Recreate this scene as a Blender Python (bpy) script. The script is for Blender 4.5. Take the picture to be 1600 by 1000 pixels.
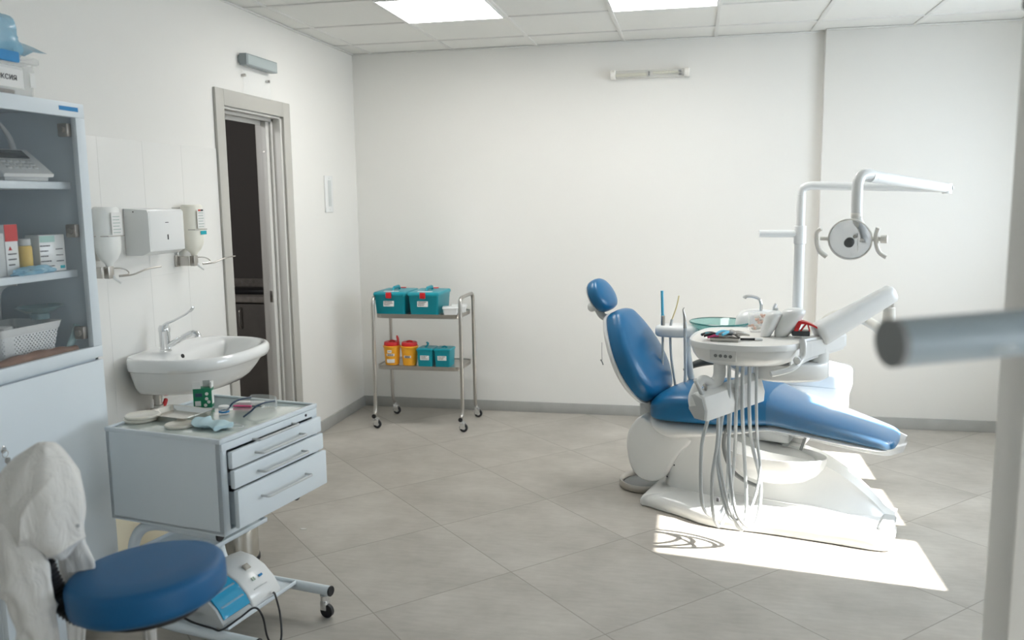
import bpy, bmesh, math, random
from mathutils import Vector, Matrix
random.seed(7)
sc = bpy.context.scene
for o in list(bpy.data.objects): bpy.data.objects.remove(o)
COL = sc.collection
PI = math.pi
XL, YB, H = -2.424, 5.976, 2.572          # left wall, back wall, ceiling height
XR, YF = 2.35, -1.3                       # window wall, wall behind the camera

# ---------------------------------------------------------------- camera
def cam_axes(yaw, pitch, roll):
    cy, sy = math.cos(yaw), math.sin(yaw)
    f = Vector((sy*math.cos(pitch), cy*math.cos(pitch), -math.sin(pitch)))
    r = Vector((cy, -sy, 0)); u = r.cross(f)
    c, s = math.cos(roll), math.sin(roll)
    return c*r+s*u, -s*r+c*u, f
r_, u_, f_ = cam_axes(-.2097, .1384, -.0121)
cd = bpy.data.cameras.new('camera'); cam = bpy.data.objects.new('camera', cd); COL.objects.link(cam)
m = Matrix.Identity(4)
for i in range(3): m[i][0], m[i][1], m[i][2] = r_[i], u_[i], -f_[i]
m.translation = (0, 0, 1.523); cam.matrix_world = m
cd.sensor_fit = 'HORIZONTAL'; cd.sensor_width = 36; cd.lens = 36*1336.95/1600
cd.clip_start = .02
cd.dof.use_dof = True; cd.dof.focus_distance = 4.0; cd.dof.aperture_fstop = 2.6
sc.camera = cam

# ---------------------------------------------------------------- world, sun, exposure
w = bpy.data.worlds.new('sky'); sc.world = w; w.use_nodes = True
wn = w.node_tree.nodes; wl = w.node_tree.links
bg = wn['Background']; bg.inputs[0].default_value = (.80, .90, 1.0, 1); bg.inputs[1].default_value = 11.0
sd = bpy.data.lights.new('sun', 'SUN'); sd.energy = 24; sd.angle = math.radians(.55); sd.color = (1, .96, .90)
sun = bpy.data.objects.new('sun', sd); COL.objects.link(sun)
sun.rotation_euler = Vector((-1, .155, -.80)).to_track_quat('-Z', 'Y').to_euler(); sun.location = (5, 3, 5)
PANEL_EMIT = 14.0
sc.view_settings.view_transform = 'Standard'; sc.view_settings.look = 'None'
sc.view_settings.exposure = .10; sc.view_settings.gamma = 1; sc.view_settings.use_curve_mapping = False
def portal(loc, rot, sx, sy):
    d = bpy.data.lights.new('window_portal', 'AREA'); d.shape = 'RECTANGLE'; d.size = sx; d.size_y = sy; d.cycles.is_portal = True
    o = bpy.data.objects.new('window_portal', d); COL.objects.link(o); o.location = loc; o.rotation_euler = rot

# ---------------------------------------------------------------- materials
def mat(name, col, rough=.5, metal=0., noise=0., nscale=8., bump=0., bscale=60., alpha=1., trans=0., ior=1.45, coat=0., emit=None, estr=0., spec=.5, sheen=0.):
    mt = bpy.data.materials.new(name); mt.use_nodes = True
    nt = mt.node_tree; b = nt.nodes['Principled BSDF']
    c = (*col, 1)
    b.inputs['Base Color'].default_value = c; b.inputs['Roughness'].default_value = rough; b.inputs['Metallic'].default_value = metal
    b.inputs['Alpha'].default_value = alpha; b.inputs['Transmission Weight'].default_value = trans; b.inputs['IOR'].default_value = ior
    b.inputs['Coat Weight'].default_value = coat; b.inputs['Specular IOR Level'].default_value = spec
    b.inputs['Sheen Weight'].default_value = sheen
    if emit: b.inputs['Emission Color'].default_value = (*emit, 1); b.inputs['Emission Strength'].default_value = estr
    tc = nt.nodes.new('ShaderNodeTexCoord')
    n = nt.nodes.new('ShaderNodeTexNoise'); n.inputs['Scale'].default_value = nscale; n.inputs['Detail'].default_value = 4
    nt.links.new(tc.outputs['Object'], n.inputs['Vector'])
    mx = nt.nodes.new('ShaderNodeMix'); mx.data_type = 'RGBA'
    k = noise if noise else .015
    mx.inputs[6].default_value = tuple(max(0, x*(1-k)) for x in col)+(1,)
    mx.inputs[7].default_value = tuple(min(1, x*(1+k)) for x in col)+(1,)
    nt.links.new(n.outputs['Fac'], mx.inputs[0]); nt.links.new(mx.outputs[2], b.inputs['Base Color'])
    if bump:
        n2 = nt.nodes.new('ShaderNodeTexNoise'); n2.inputs['Scale'].default_value = bscale
        nt.links.new(tc.outputs['Object'], n2.inputs['Vector'])
        bp = nt.nodes.new('ShaderNodeBump'); bp.inputs['Strength'].default_value = bump; bp.inputs['Distance'].default_value = .002
        nt.links.new(n2.outputs['Fac'], bp.inputs['Height']); nt.links.new(bp.outputs['Normal'], b.inputs['Normal'])
    return mt
def film(name, col, solid=.25, rough=.15):
    """thin clear plastic: mostly see-through, a little of it catches light"""
    mt = bpy.data.materials.new(name); mt.use_nodes = True; nt = mt.node_tree
    b = nt.nodes['Principled BSDF']; b.inputs['Base Color'].default_value = (*col, 1); b.inputs['Roughness'].default_value = rough
    tr = nt.nodes.new('ShaderNodeBsdfTransparent'); mx = nt.nodes.new('ShaderNodeMixShader')
    lw = nt.nodes.new('ShaderNodeLayerWeight'); lw.inputs[0].default_value = .5
    pw = nt.nodes.new('ShaderNodeMath'); pw.operation = 'POWER'; pw.inputs[1].default_value = 4.
    ad = nt.nodes.new('ShaderNodeMath'); ad.operation = 'MULTIPLY_ADD'; ad.use_clamp = True; ad.inputs[1].default_value = .5; ad.inputs[2].default_value = solid
    tc = nt.nodes.new('ShaderNodeTexCoord'); n = nt.nodes.new('ShaderNodeTexNoise'); n.inputs['Scale'].default_value = 14
    bp = nt.nodes.new('ShaderNodeBump'); bp.inputs['Strength'].default_value = .25; bp.inputs['Distance'].default_value = .01
    L = nt.links.new
    L(tc.outputs['Object'], n.inputs['Vector']); L(n.outputs['Fac'], bp.inputs['Height']); L(bp.outputs['Normal'], b.inputs['Normal'])
    L(lw.outputs['Facing'], pw.inputs[0]); L(pw.outputs[0], ad.inputs[0]); L(ad.outputs[0], mx.inputs[0]); L(tr.outputs[0], mx.inputs[1]); L(b.outputs[0], mx.inputs[2])
    L(mx.outputs[0], nt.nodes['Material Output'].inputs['Surface'])
    return mt

M = {}
M['wall'] = mat('painted_wall', (.81, .80, .765), .75, noise=.01, nscale=3, bump=.15, bscale=180)
M['ceil'] = mat('ceiling_tile', (.80, .80, .77), .85, noise=.015, nscale=60, bump=.3, bscale=300)
M['grid'] = mat('ceiling_grid_paint', (.755, .755, .73), .6)
M['stone_trim'] = mat('grey_stone_skirting', (.40, .40, .38), .5, noise=.16, nscale=9)
M['white'] = mat('white_plastic', (.82, .83, .82), .28, coat=.3)
M['cream'] = mat('warm_white_plastic', (.82, .80, .75), .4)
M['ivory'] = mat('ivory_plastic', (.76, .74, .68), .35)
M['greyplastic'] = mat('light_grey_plastic', (.55, .57, .57), .4)
M['palegrey'] = mat('pale_grey_plastic', (.70, .71, .70), .4)
M['grey'] = mat('grey_rubber', (.22, .23, .23), .5)
M['hose'] = mat('grey_hose_silicone', (.56, .59, .60), .35)
M['paint'] = mat('blueish_white_powder_coat', (.735, .80, .84), .38)
M['paintdk'] = mat('shade_dark_coat', (.48, .56, .62), .5)  # cabinet paint darkened, so the shade inside sits in the colour
M['blue'] = mat('blue_vinyl', (.006, .130, .30), .33, noise=.06, nscale=5, bump=.06, bscale=500, coat=.15)
M['black'] = mat('black_plastic', (.015, .015, .017), .4)
M['chrome'] = mat('chrome', (.80, .81, .82), .12, metal=1)
M['steel'] = mat('brushed_steel', (.50, .48, .45), .32, metal=1, noise=.08, nscale=20)
M['steelbright'] = mat('steel_tray', (.62, .60, .56), .2, metal=1)
M['ceramic'] = mat('sink_ceramic', (.86, .87, .86), .1, coat=.6)
M['teal'] = mat('teal_plastic', (.004, .29, .36), .35)
M['red'] = mat('red_plastic', (.60, .02, .025), .35)
M['yellow'] = mat('yellow_plastic', (.90, .42, .03), .4)
M['label'] = mat('paper_label', (.82, .82, .80), .7)
M['ink'] = mat('label_ink', (.08, .08, .09), .8)
M['inkred'] = mat('red_label_ink', (.65, .08, .06), .8)
M['inkteal'] = mat('teal_label_ink', (.02, .42, .50), .8)
M['inkblue'] = mat('blue_label_ink', (.03, .25, .55), .6)
M['doorpaint'] = mat('beige_door_laminate', (.50, .49, .45), .45, noise=.05, nscale=4)
M['doorleaf'] = mat('light_door_leaf', (.62, .61, .58), .45)
M['darkwall'] = mat('shade_painted_wall', (.11, .10, .095), .8)  # darkness of the unlit room put into the wall colour
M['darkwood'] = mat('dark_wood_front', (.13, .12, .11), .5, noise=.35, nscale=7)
M['worktop'] = mat('stone_worktop', (.24, .22, .20), .5, noise=.5, nscale=30)
M['cloth'] = mat('white_cotton_coat', (.78, .77, .74), .9, sheen=.3)
_nt = M['cloth'].node_tree; _b = _nt.nodes['Principled BSDF']; _tc = _nt.nodes.new('ShaderNodeTexCoord'); _mp = _nt.nodes.new('ShaderNodeMapping'); _mp.inputs['Scale'].default_value = (1.0, 1.0, .45); _mp.inputs['Rotation'].default_value = (0, .6, 0)
_n = _nt.nodes.new('ShaderNodeTexNoise'); _n.inputs['Scale'].default_value = 22; _n.inputs['Detail'].default_value = 3; _n.inputs['Distortion'].default_value = 1.2
_bp = _nt.nodes.new('ShaderNodeBump'); _bp.inputs['Strength'].default_value = .8; _bp.inputs['Distance'].default_value = .012
_nt.links.new(_tc.outputs['Object'], _mp.inputs[0]); _nt.links.new(_mp.outputs[0], _n.inputs['Vector']); _nt.links.new(_n.outputs['Fac'], _bp.inputs['Height']); _nt.links.new(_bp.outputs[0], _b.inputs['Normal'])
M['masks'] = mat('pale_blue_mask_fabric', (.55, .74, .80), .8)
M['glass'] = film('clear_glass', (.9, .95, .95), .03, .03)
M['clear'] = film('clear_plastic', (.85, .87, .85), .22, .12)
M['cleartight'] = film('cling_film', (.85, .90, .94), .07, .06)
M['bagfilm'] = film('blue_sterile_pouch', (.30, .62, .82), .55, .1)
M['tealglass'] = mat('teal_glass', (.50, .80, .76), .05, trans=.8)
M['tintblue'] = film('blue_tinted_lid', (.05, .48, .80), .72, .08)
M['bottle'] = mat('milky_bottle', (.86, .87, .84), .35)
M['bottle2'] = mat('milky_bottle_soap', (.88, .86, .76), .35)
M['tabletop'] = mat('glass_tray_top', (.55, .62, .58), .04, coat=1.)
M['green'] = mat('green_carton', (.01, .20, .10), .5)
M['pink'] = mat('pink_plastic', (.85, .12, .30), .4)
M['navy'] = mat('navy_plastic', (.02, .05, .10), .35)
M['petri'] = mat('plaster_disc', (.78, .75, .66), .3, coat=.6)
M['leather'] = mat('brown_leather', (.20, .10, .06), .6, noise=.4, nscale=30)
M['cardcream'] = mat('cream_board', (.72, .66, .50), .7)
M['peach'] = mat('peach_resin', (.80, .50, .38), .4)
M['greybox'] = mat('grey_metal_box', (.30, .34, .35), .45)
M['bluetip'] = mat('light_blue_tip', (.10, .50, .72), .4)
M['yellowtip'] = mat('pale_yellow_tip', (.80, .68, .36), .4)
M['screen'] = mat('dark_screen', (.05, .055, .06), .2)
M['lcd'] = mat('lcd_window', (.45, .42, .36), .2)
M['reflector'] = film('dichroic_glass', (.86, .90, .96), .30, .05); M['stoolblue'] = mat('dark_blue_vinyl', (.003, .105, .27), .45, noise=.05, nscale=5, bump=.06, bscale=500)
M['aqua'] = mat('pale_aqua_glass', (.45, .66, .68), .1, trans=.6)

def emis(name, col, s):
    mt = bpy.data.materials.new(name); mt.use_nodes = True
    b = mt.node_tree.nodes['Principled BSDF']; b.inputs['Base Color'].default_value = (.9, .9, .9, 1)
    b.inputs['Emission Color'].default_value = (*col, 1); b.inputs['Emission Strength'].default_value = s
    return mt
M['panel'] = emis('lit_ceiling_panel', (1, .98, .95), PANEL_EMIT)

def floor_mat():
    mt = bpy.data.materials.new('diagonal_stone_tiles'); mt.use_nodes = True; nt = mt.node_tree; L = nt.links.new
    b = nt.nodes['Principled BSDF']
    def N(t, **k):
        n = nt.nodes.new(t)
        for a, v in k.items(): setattr(n, a, v)
        return n
    def mth(op, a, bb=None):
        n = N('ShaderNodeMath', operation=op)
        for i, v in enumerate((a, bb)):
            if v is None: continue
            if isinstance(v, (int, float)): n.inputs[i].default_value = v
            else: L(v, n.inputs[i])
        return n.outputs[0]
    geo = N('ShaderNodeNewGeometry'); sep = N('ShaderNodeSeparateXYZ'); L(geo.outputs['Position'], sep.inputs[0])
    X = mth('DIVIDE', mth('ADD', sep.outputs[0], .717), .868); Y = mth('DIVIDE', mth('SUBTRACT', sep.outputs[1], 4.175), .885)
    U = mth('ADD', mth('ADD', X, Y), 100); V = mth('ADD', mth('SUBTRACT', X, Y), 100)
    def edge(q):
        f = mth('FRACT', q); return mth('MINIMUM', f, mth('SUBTRACT', 1, f))
    d = mth('MINIMUM', edge(U), edge(V))
    line = mth('LESS_THAN', d, .0036)
    cx = N('ShaderNodeCombineXYZ'); L(mth('FLOOR', U), cx.inputs[0]); L(mth('FLOOR', V), cx.inputs[1])
    wn_ = N('ShaderNodeTexWhiteNoise'); L(cx.outputs[0], wn_.inputs[0])
    off = N('ShaderNodeVectorMath', operation='MULTIPLY_ADD'); L(cx.outputs[0], off.inputs[0]); off.inputs[1].default_value = (3.7, 5.1, 0); L(geo.outputs['Position'], off.inputs[2])
    n1 = N('ShaderNodeTexNoise'); n1.inputs['Scale'].default_value = 2.6; n1.inputs['Detail'].default_value = 8; n1.inputs['Roughness'].default_value = .62; L(off.outputs[0], n1.inputs['Vector'])
    n2 = N('ShaderNodeTexNoise'); n2.inputs['Scale'].default_value = 30; n2.inputs['Detail'].default_value = 6
    mp = N('ShaderNodeMapping'); mp.inputs['Scale'].default_value = (.35, 1.6, 1); L(off.outputs[0], mp.inputs[0]); L(mp.outputs[0], n2.inputs['Vector'])
    fac = mth('ADD', mth('MULTIPLY', n1.outputs['Fac'], .75), mth('MULTIPLY', n2.outputs['Fac'], .25))
    rp = N('ShaderNodeValToRGB'); L(fac, rp.inputs[0])
    rp.color_ramp.elements[0].position = .34; rp.color_ramp.elements[0].color = (.350, .325, .285, 1)
    rp.color_ramp.elements[1].position = .68; rp.color_ramp.elements[1].color = (.525, .498, .450, 1)
    hs = N('ShaderNodeHueSaturation'); L(rp.outputs[0], hs.inputs['Color']); L(mth('ADD', mth('MULTIPLY', wn_.outputs[0], .08), .96), hs.inputs['Value'])
    mx = N('ShaderNodeMix', data_type='RGBA'); L(line, mx.inputs[0]); L(hs.outputs[0], mx.inputs[6]); mx.inputs[7].default_value = (.27, .245, .21, 1)
    L(mx.outputs[2], b.inputs['Base Color'])
    L(mth('ADD', mth('MULTIPLY', n2.outputs['Fac'], .18), .34), b.inputs['Roughness'])
    bp = N('ShaderNodeBump'); bp.inputs['Strength'].default_value = .35; bp.inputs['Distance'].default_value = .002
    L(mth('SUBTRACT', mth('MULTIPLY', n1.outputs['Fac'], .15), line), bp.inputs['Height']); L(bp.outputs[0], b.inputs['Normal'])
    return mt
M['floor'] = floor_mat()

# ---------------------------------------------------------------- mesh helpers
def T(x=0, y=0, z=0): return Matrix.Translation((x, y, z))
def RX(a): return Matrix.Rotation(a, 4, 'X')
def RY(a): return Matrix.Rotation(a, 4, 'Y')
def RZ(a): return Matrix.Rotation(a, 4, 'Z')
def frame(o, x, y, z):
    m = Matrix.Identity(4)
    for i in range(3): m[i][0], m[i][1], m[i][2], m[i][3] = x[i], y[i], z[i], o[i]
    return m
def BM(): return bmesh.new()
def box(bm, x0, x1, y0, y1, z0, z1, bev=.003, seg=2, X=None):
    t = bmesh.new(); bmesh.ops.create_cube(t, size=1)
    bmesh.ops.scale(t, vec=(x1-x0, y1-y0, z1-z0), verts=t.verts)
    if bev:
        bev = min(bev, .49*min(x1-x0, y1-y0, z1-z0))
        bmesh.ops.bevel(t, geom=t.edges[:], offset=bev, segments=seg, affect='EDGES', profile=.5)
    bmesh.ops.translate(t, vec=((x0+x1)/2, (y0+y1)/2, (z0+z1)/2), verts=t.verts)
    merge(bm, t, X); return bm
def merge(bm, t, X=None):
    if X is not None: t.transform(X)
    me = bpy.data.meshes.new('tmp'); t.to_mesh(me); t.free(); bm.from_mesh(me); bpy.data.meshes.remove(me)
def catmull(P, sub=8, closed=False):
    P = [Vector(p) for p in P]; n = len(P); out = []
    rng = n if closed else n-1
    for i in range(rng):
        if closed: a, b, c, d = P[i-1], P[i], P[(i+1) % n], P[(i+2) % n]
        else: a, b, c, d = P[max(i-1, 0)], P[i], P[i+1], P[min(i+2, n-1)]
        for k in range(sub):
            t = k/sub
            out.append(.5*((2*b)+(-a+c)*t+(2*a-5*b+4*c-d)*t*t+(-a+3*b-3*c+d)*t**3))
    if not closed: out.append(P[-1])
    return out
def tube(bm, pts, r, n=12, sub=8, smooth=True, closed=False, rad=None, flat=1., cap=True, X=None):
    t = bmesh.new()
    P = catmull(pts, sub, closed) if smooth else [Vector(p) for p in pts]
    N = len(P); rings = []
    tan = []
    for i in range(N):
        if closed: d = P[(i+1) % N]-P[i-1]
        else: d = P[min(i+1, N-1)]-P[max(i-1, 0)]
        tan.append(d.normalized())
    up = Vector((0, 0, 1)) if abs(tan[0].z) < .9 else Vector((1, 0, 0))
    nx = (up-tan[0]*up.dot(tan[0])).normalized()
    for i in range(N):
        nx = (nx-tan[i]*nx.dot(tan[i])).normalized(); ny = tan[i].cross(nx)
        rr = r if rad is None else rad(i/(N-1))
        rings.append([t.verts.new(P[i]+(nx*math.cos(2*PI*k/n)+ny*flat*math.sin(2*PI*k/n))*rr) for k in range(n)])
    for i in range(N if closed else N-1):
        A, B = rings[i], rings[(i+1) % N]
        for k in range(n): t.faces.new((A[k], A[(k+1) % n], B[(k+1) % n], B[k]))
    if not closed and cap: t.faces.new(rings[0][::-1]); t.faces.new(rings[-1])
    bmesh.ops.recalc_face_normals(t, faces=t.faces)
    merge(bm, t, X); return bm
def bend(pts, r=.05, k=5):
    """polyline with its corners rounded to radius-ish r"""
    P = [Vector(p) for p in pts]; out = [P[0]]
    for i in range(1, len(P)-1):
        a, b, c = P[i-1], P[i], P[i+1]
        ra = min(r, (a-b).length*.49); rc = min(r, (c-b).length*.49)
        s = b+(a-b).normalized()*ra; e = b+(c-b).normalized()*rc
        for j in range(k+1):
            t = j/k; out.append((1-t)**2*s+2*t*(1-t)*b+t*t*e)
    out.append(P[-1]); return out
def lathe(bm, prof, n=32, X=None, closed=False, sx=1., sy=1.):
    t = bmesh.new(); rings = []
    for r, z in prof:
        if r < 1e-5: rings.append([t.verts.new((0, 0, z))])
        else: rings.append([t.verts.new((r*sx*math.cos(2*PI*k/n), r*sy*math.sin(2*PI*k/n), z)) for k in range(n)])
    for A, B in zip(rings, rings[1:]):
        for k in range(n):
            a, b = A[k % len(A)], A[(k+1) % len(A)]; c, d = B[(k+1) % len(B)], B[k % len(B)]
            f = [v for i, v in enumerate((a, b, c, d)) if v not in (a, b, c, d)[:i]]
            if len(f) > 2: t.faces.new(f)
    if not closed:
        for R_ in (rings[0], rings[-1]):
            if len(R_) > 1: t.faces.new(R_)
    bmesh.ops.recalc_face_normals(t, faces=t.faces)
    merge(bm, t, X); return bm
def cyl(bm, r, h, X=None, bev=.002, n=24): return lathe(bm, [(0, 0), (r-bev, 0), (r, bev), (r, h-bev), (r-bev, h), (0, h)], n, X)
def loft(bm, rings, cap=True, X=None, closed_rings=True):
    t = bmesh.new(); R_ = [[t.verts.new(p) for p in r] for r in rings]
    n = len(R_[0])
    for A, B in zip(R_, R_[1:]):
        for k in range(n if closed_rings else n-1): t.faces.new((A[k], A[(k+1) % n], B[(k+1) % n], B[k]))
    if cap and closed_rings: t.faces.new(R_[0][::-1]); t.faces.new(R_[-1])
    bmesh.ops.remove_doubles(t, verts=t.verts, dist=1e-6)
    bmesh.ops.recalc_face_normals(t, faces=t.faces)
    merge(bm, t, X); return bm
def prism(bm, out, h, bev=.004, seg=3, X=None):
    """outline in xy raised to h in z with rounded rims"""
    t = bmesh.new(); vs = [t.verts.new((p[0], p[1], 0)) for p in out]; f = t.faces.new(vs)
    r = bmesh.ops.extrude_face_region(t, geom=[f]); nv = [g for g in r['geom'] if isinstance(g, bmesh.types.BMVert)]
    bmesh.ops.translate(t, vec=(0, 0, h), verts=nv)
    bmesh.ops.recalc_face_normals(t, faces=t.faces)
    if bev:
        es = [e for e in t.edges if abs(e.verts[0].co.z-e.verts[1].co.z) < 1e-6]
        bmesh.ops.bevel(t, geom=es, offset=bev, segments=seg, affect='EDGES', profile=.5, clamp_overlap=True)
    merge(bm, t, X); return bm
def smooth_outline(P, sub=5): return [(p.x, p.y) for p in catmull([(a, b, 0) for a, b in P], sub, True)]
def cushion(bm, out, prof, X=None, warp=None):
    """outline rings scaled about the centre: prof = [(scale, z), ...] closed at both ends"""
    n = len(out); cx = sum(p[0] for p in out)/n; cy = sum(p[1] for p in out)/n
    rings = []
    for s, z in prof:
        rr = []
        for p in out:
            q = Vector((cx+(p[0]-cx)*s, cy+(p[1]-cy)*s, z))
            rr.append(warp(q) if warp else q)
        rings.append(rr)
    return loft(bm, rings, True, X)
def rrect(x0, x1, y0, y1, r, k=5):
    o = []
    for cx, cy, a in ((x1-r, y1-r, 0), (x0+r, y1-r, PI/2), (x0+r, y0+r, PI), (x1-r, y0+r, 1.5*PI)):
        for i in range(k+1): o.append((cx+r*math.cos(a+PI/2*i/k), cy+r*math.sin(a+PI/2*i/k)))
    return o
def text_mesh(s, size, depth=.0005):
    cu = bpy.data.curves.new('t', 'FONT'); cu.body = s; cu.size = size; cu.extrude = depth; cu.align_x = 'LEFT'; cu.resolution_u = 3
    o = bpy.data.objects.new('t', cu); COL.objects.link(o)
    dg = bpy.context.evaluated_depsgraph_get(); me = bpy.data.meshes.new_from_object(o.evaluated_get(dg))
    bpy.data.objects.remove(o); return me
def obj(name, bm, m, parent=None, ang=40, label=None):
    me = bpy.data.meshes.new(name)
    if isinstance(bm, bpy.types.Mesh): me = bm; me.name = name
    else:
        bm.to_mesh(me); bm.free()
    me.materials.clear(); me.materials.append(M[m] if isinstance(m, str) else m)
    me.shade_smooth(); me.set_sharp_from_angle(angle=math.radians(ang))
    o = bpy.data.objects.new(name, me); COL.objects.link(o)
    if parent: o.parent = parent
    if label: o['label'] = label
    return o
def tag(o, label, cat, group=None):
    o['label'] = label; o['category'] = cat
    if group: o['group'] = group
    return o
def thing(name, label, cat, loc=(0, 0, 0), rz=0., group=None):
    o = bpy.data.objects.new(name, None); COL.objects.link(o); o.location = loc; o.rotation_euler = (0, 0, rz)
    o.empty_display_size = .05
    return tag(o, label, cat, group)
def struct(name, bm, m, ang=40):
    o = obj(name, bm, m, ang=ang); o['kind'] = 'structure'; return o
def lines(bm, x0, z0, w, rows, dz, h, rag=.0, y=0., seed=1):
    """rows of tiny print on a label lying in the xz plane facing -y"""
    rd = random.Random(seed)
    for i in range(rows):
        x = x0; end = x0+w*(1-rag*rd.random())
        while x < end-.001:
            l = rd.uniform(.06, .2)*w; box(bm, x, min(x+l, end), y-.0006, y, z0-i*dz-h, z0-i*dz, 0); x += l+.03*w
    return bm

# ================================================================= SETTING
b = BM(); box(b, XL-2.2, XR+.3, YF-.3, YB+.4, -.12, 0, 0); struct('floor', b, 'floor')
b = BM(); box(b, XL-.2, XR+.3, YF-.3, YB+.3, H+.006, H+.12, 0); struct('ceiling', b, 'ceil')
b = BM()                                                     # T-bars of the suspended ceiling, 0.6 m apart
for i in range(-1, 9):
    x = -2.2804+.6*i
    if x < XL: continue
    if x > XR: continue
    box(b, x-.012, x+.012, YF, YB, H, H+.01, .001)
for j in range(-12, 1):
    y = 5.6252+.6*j
    if y > YF: box(b, XL, XR, y-.012, y+.012, H-.0005, H+.01, .001)
struct('trim_1', b, 'grid')
b = BM(); box(b, XL, XL+.018, YF, YB, H-.004, H+.004, .001); box(b, XL, .80, YB-.018, YB, H-.004, H+.004, .001); box(b, .80, XR, YB-.078, YB-.06, H-.004, H+.004, .001)
struct('trim_2', b, 'grid')
# left wall with its doorway (y 4.174..4.832, up to 2.035) and 0.2 m thick
D0, D1, DZ = 4.170, 4.836, 2.035
b = BM(); WT = .16
box(b, XL-WT, XL, YF-.2, D0, 0, H+.01, 0); box(b, XL-WT, XL, D1, YB+.2, 0, H+.01, 0); box(b, XL-WT, XL, D0, D1, DZ, H+.01, 0)
struct('wall_left', b, 'wall')
b = BM(); box(b, XL-.01, .80, YB, YB+.2, 0, H+.01, 0); box(b, .80, XR+.2, YB-.06, YB+.2, 0, H+.01, .004); struct('wall_back', b, 'wall')
# right wall with a low sunlit window band and mullions
W0, W1, WZ0, WZ1 = 3.20, 5.06, 1.092, 2.30
V0, V1 = -.80, 1.30
b = BM()
box(b, XR, XR+.12, YF-.2, V0, 0, H+.01, 0); box(b, XR, XR+.12, V1, W0, 0, H+.01, 0); box(b, XR, XR+.12, W1, YB+.2, 0, H+.01, 0)
box(b, XR, XR+.12, V0, V1, 0, .9, 0); box(b, XR, XR+.12, V0, V1, WZ1, H+.01, 0)
box(b, XR, XR+.12, W0, W1, 0, WZ0, 0); box(b, XR, XR+.12, W0, W1, WZ1, H+.01, 0)
struct('wall_right', b, 'wall')
b = BM(); box(b, XL-.1, XR+.12, YF-.12, YF, 0, H+.01, 0)
struct('wall_front', b, 'wall')
# smooth glossy wall tile field beside the wash basin
b = BM(); box(b, XL, XL+.004, 2.3, 4.086, .076, 1.807, .001)
struct('trim_3', b, mat('white_gloss_tile', (.815, .81, .78), .28, noise=.01))
b = BM()
for y in (2.87, 3.17, 3.47, 3.77): box(b, XL+.0035, XL+.0046, y-.0012, y+.0012, .076, 1.807, 0)
for z in (.6, 1.2): box(b, XL+.0035, XL+.0046, 2.3, 4.086, z-.0012, z+.0012, 0)
struct('trim_4', b, mat('pale_tile_grout', (.803, .80, .77), .4))
# pier by the camera, at the right edge of the view
b = BM(); box(b, .60, XR, 1.70, 1.84, 0, H, .006); struct('wall_right_pier', b, 'wall')
# skirting
def skirt(name, x0, x1, y0, y1):
    b = BM(); box(b, x0, x1, y0, y1, 0, .075, .002); struct(name, b, 'stone_trim')
skirt('baseboard_left', XL, XL+.012, 4.93, YB); skirt('baseboard_left_near', XL, XL+.012, 2.62, 4.085)
skirt('baseboard_back', XL, .80, YB-.012, YB); skirt('baseboard_back_right', .79, XR, YB-.072, YB-.06)
# windows
def window(name, x0, x1, y0, y1, z0, z1, mull, along):
    b = BM(); lo, hi = (y0, y1) if along == 'y' else (x0, x1)
    def bar(a0, a1, c0, c1):
        if along == 'y': box(b, x0, x1, a0, a1, c0, c1, .004)
        else: box(b, a0, a1, y0, y1, c0, c1, .004)
    bar(lo, hi, z0-.02, z0+.012); bar(lo, hi, z1-.02, z1+.01); bar(lo-.02, lo+.004, z0, z1); bar(hi-.004, hi+.02, z0, z1)
    for a, ww in mull: bar(a-ww/2, a+ww/2, z0, z1)
    struct(name, b, 'white')
window('window_1', XR+.03, XR+.085, W0, W1, WZ0, WZ1, [(4.49, .155), (3.80, .185)], 'y')
window('window_2', XR+.03, XR+.085, V0, V1, .9, WZ1, [(-.1, .08), (.6, .08)], 'y')
portal((XR+.14, (W0+W1)/2, (WZ0+WZ1)/2), (0, PI/2, 0), WZ1-WZ0, W1-W0)
portal((XR+.14, (V0+V1)/2, (.9+WZ1)/2), (0, PI/2, 0), WZ1-.9, V1-V0)
# half-lowered fabric blind in the side window
mt = bpy.data.materials.new('blind_fabric'); mt.use_nodes = True; nt = mt.node_tree; bb = nt.nodes['Principled BSDF']
bb.inputs['Base Color'].default_value = (.85, .84, .80, 1); bb.inputs['Roughness'].default_value = .9
trn = nt.nodes.new('ShaderNodeBsdfTranslucent'); trn.inputs[0].default_value = (.80, .80, .78, 1); mx_ = nt.nodes.new('ShaderNodeMixShader'); mx_.inputs[0].default_value = .10
nt.links.new(bb.outputs[0], mx_.inputs[1]); nt.links.new(trn.outputs[0], mx_.inputs[2]); nt.links.new(mx_.outputs[0], nt.nodes['Material Output'].inputs['Surface'])
def blind(label, y0, y1, z):
    bl = thing('roller_blind', label, 'blind', (XR-.02, (y0+y1)/2, 2.33)); h = (y1-y0)/2+.03
    b = BM(); box(b, -.002, .002, -h, h, z-2.33, .0, 0); obj('fabric', b, mt, bl)
    b = BM(); cyl(b, .02, 2*h, T(0, -h, 0) @ RX(-PI/2)); obj('roller', b, 'white', bl)
    b = BM(); box(b, -.006, .006, -h, h, z-.01-2.33, z+.012-2.33, .003); obj('bottom_bar', b, 'white', bl)
blind('white fabric roller blind half lowered in the side window by the dental chair', W0, W1, 1.985)
blind('white fabric roller blind added to dim the unseen side window near the camera', V0, V1, 1.30)  # unseen blind, added to weaken daylight on the left foreground

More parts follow.
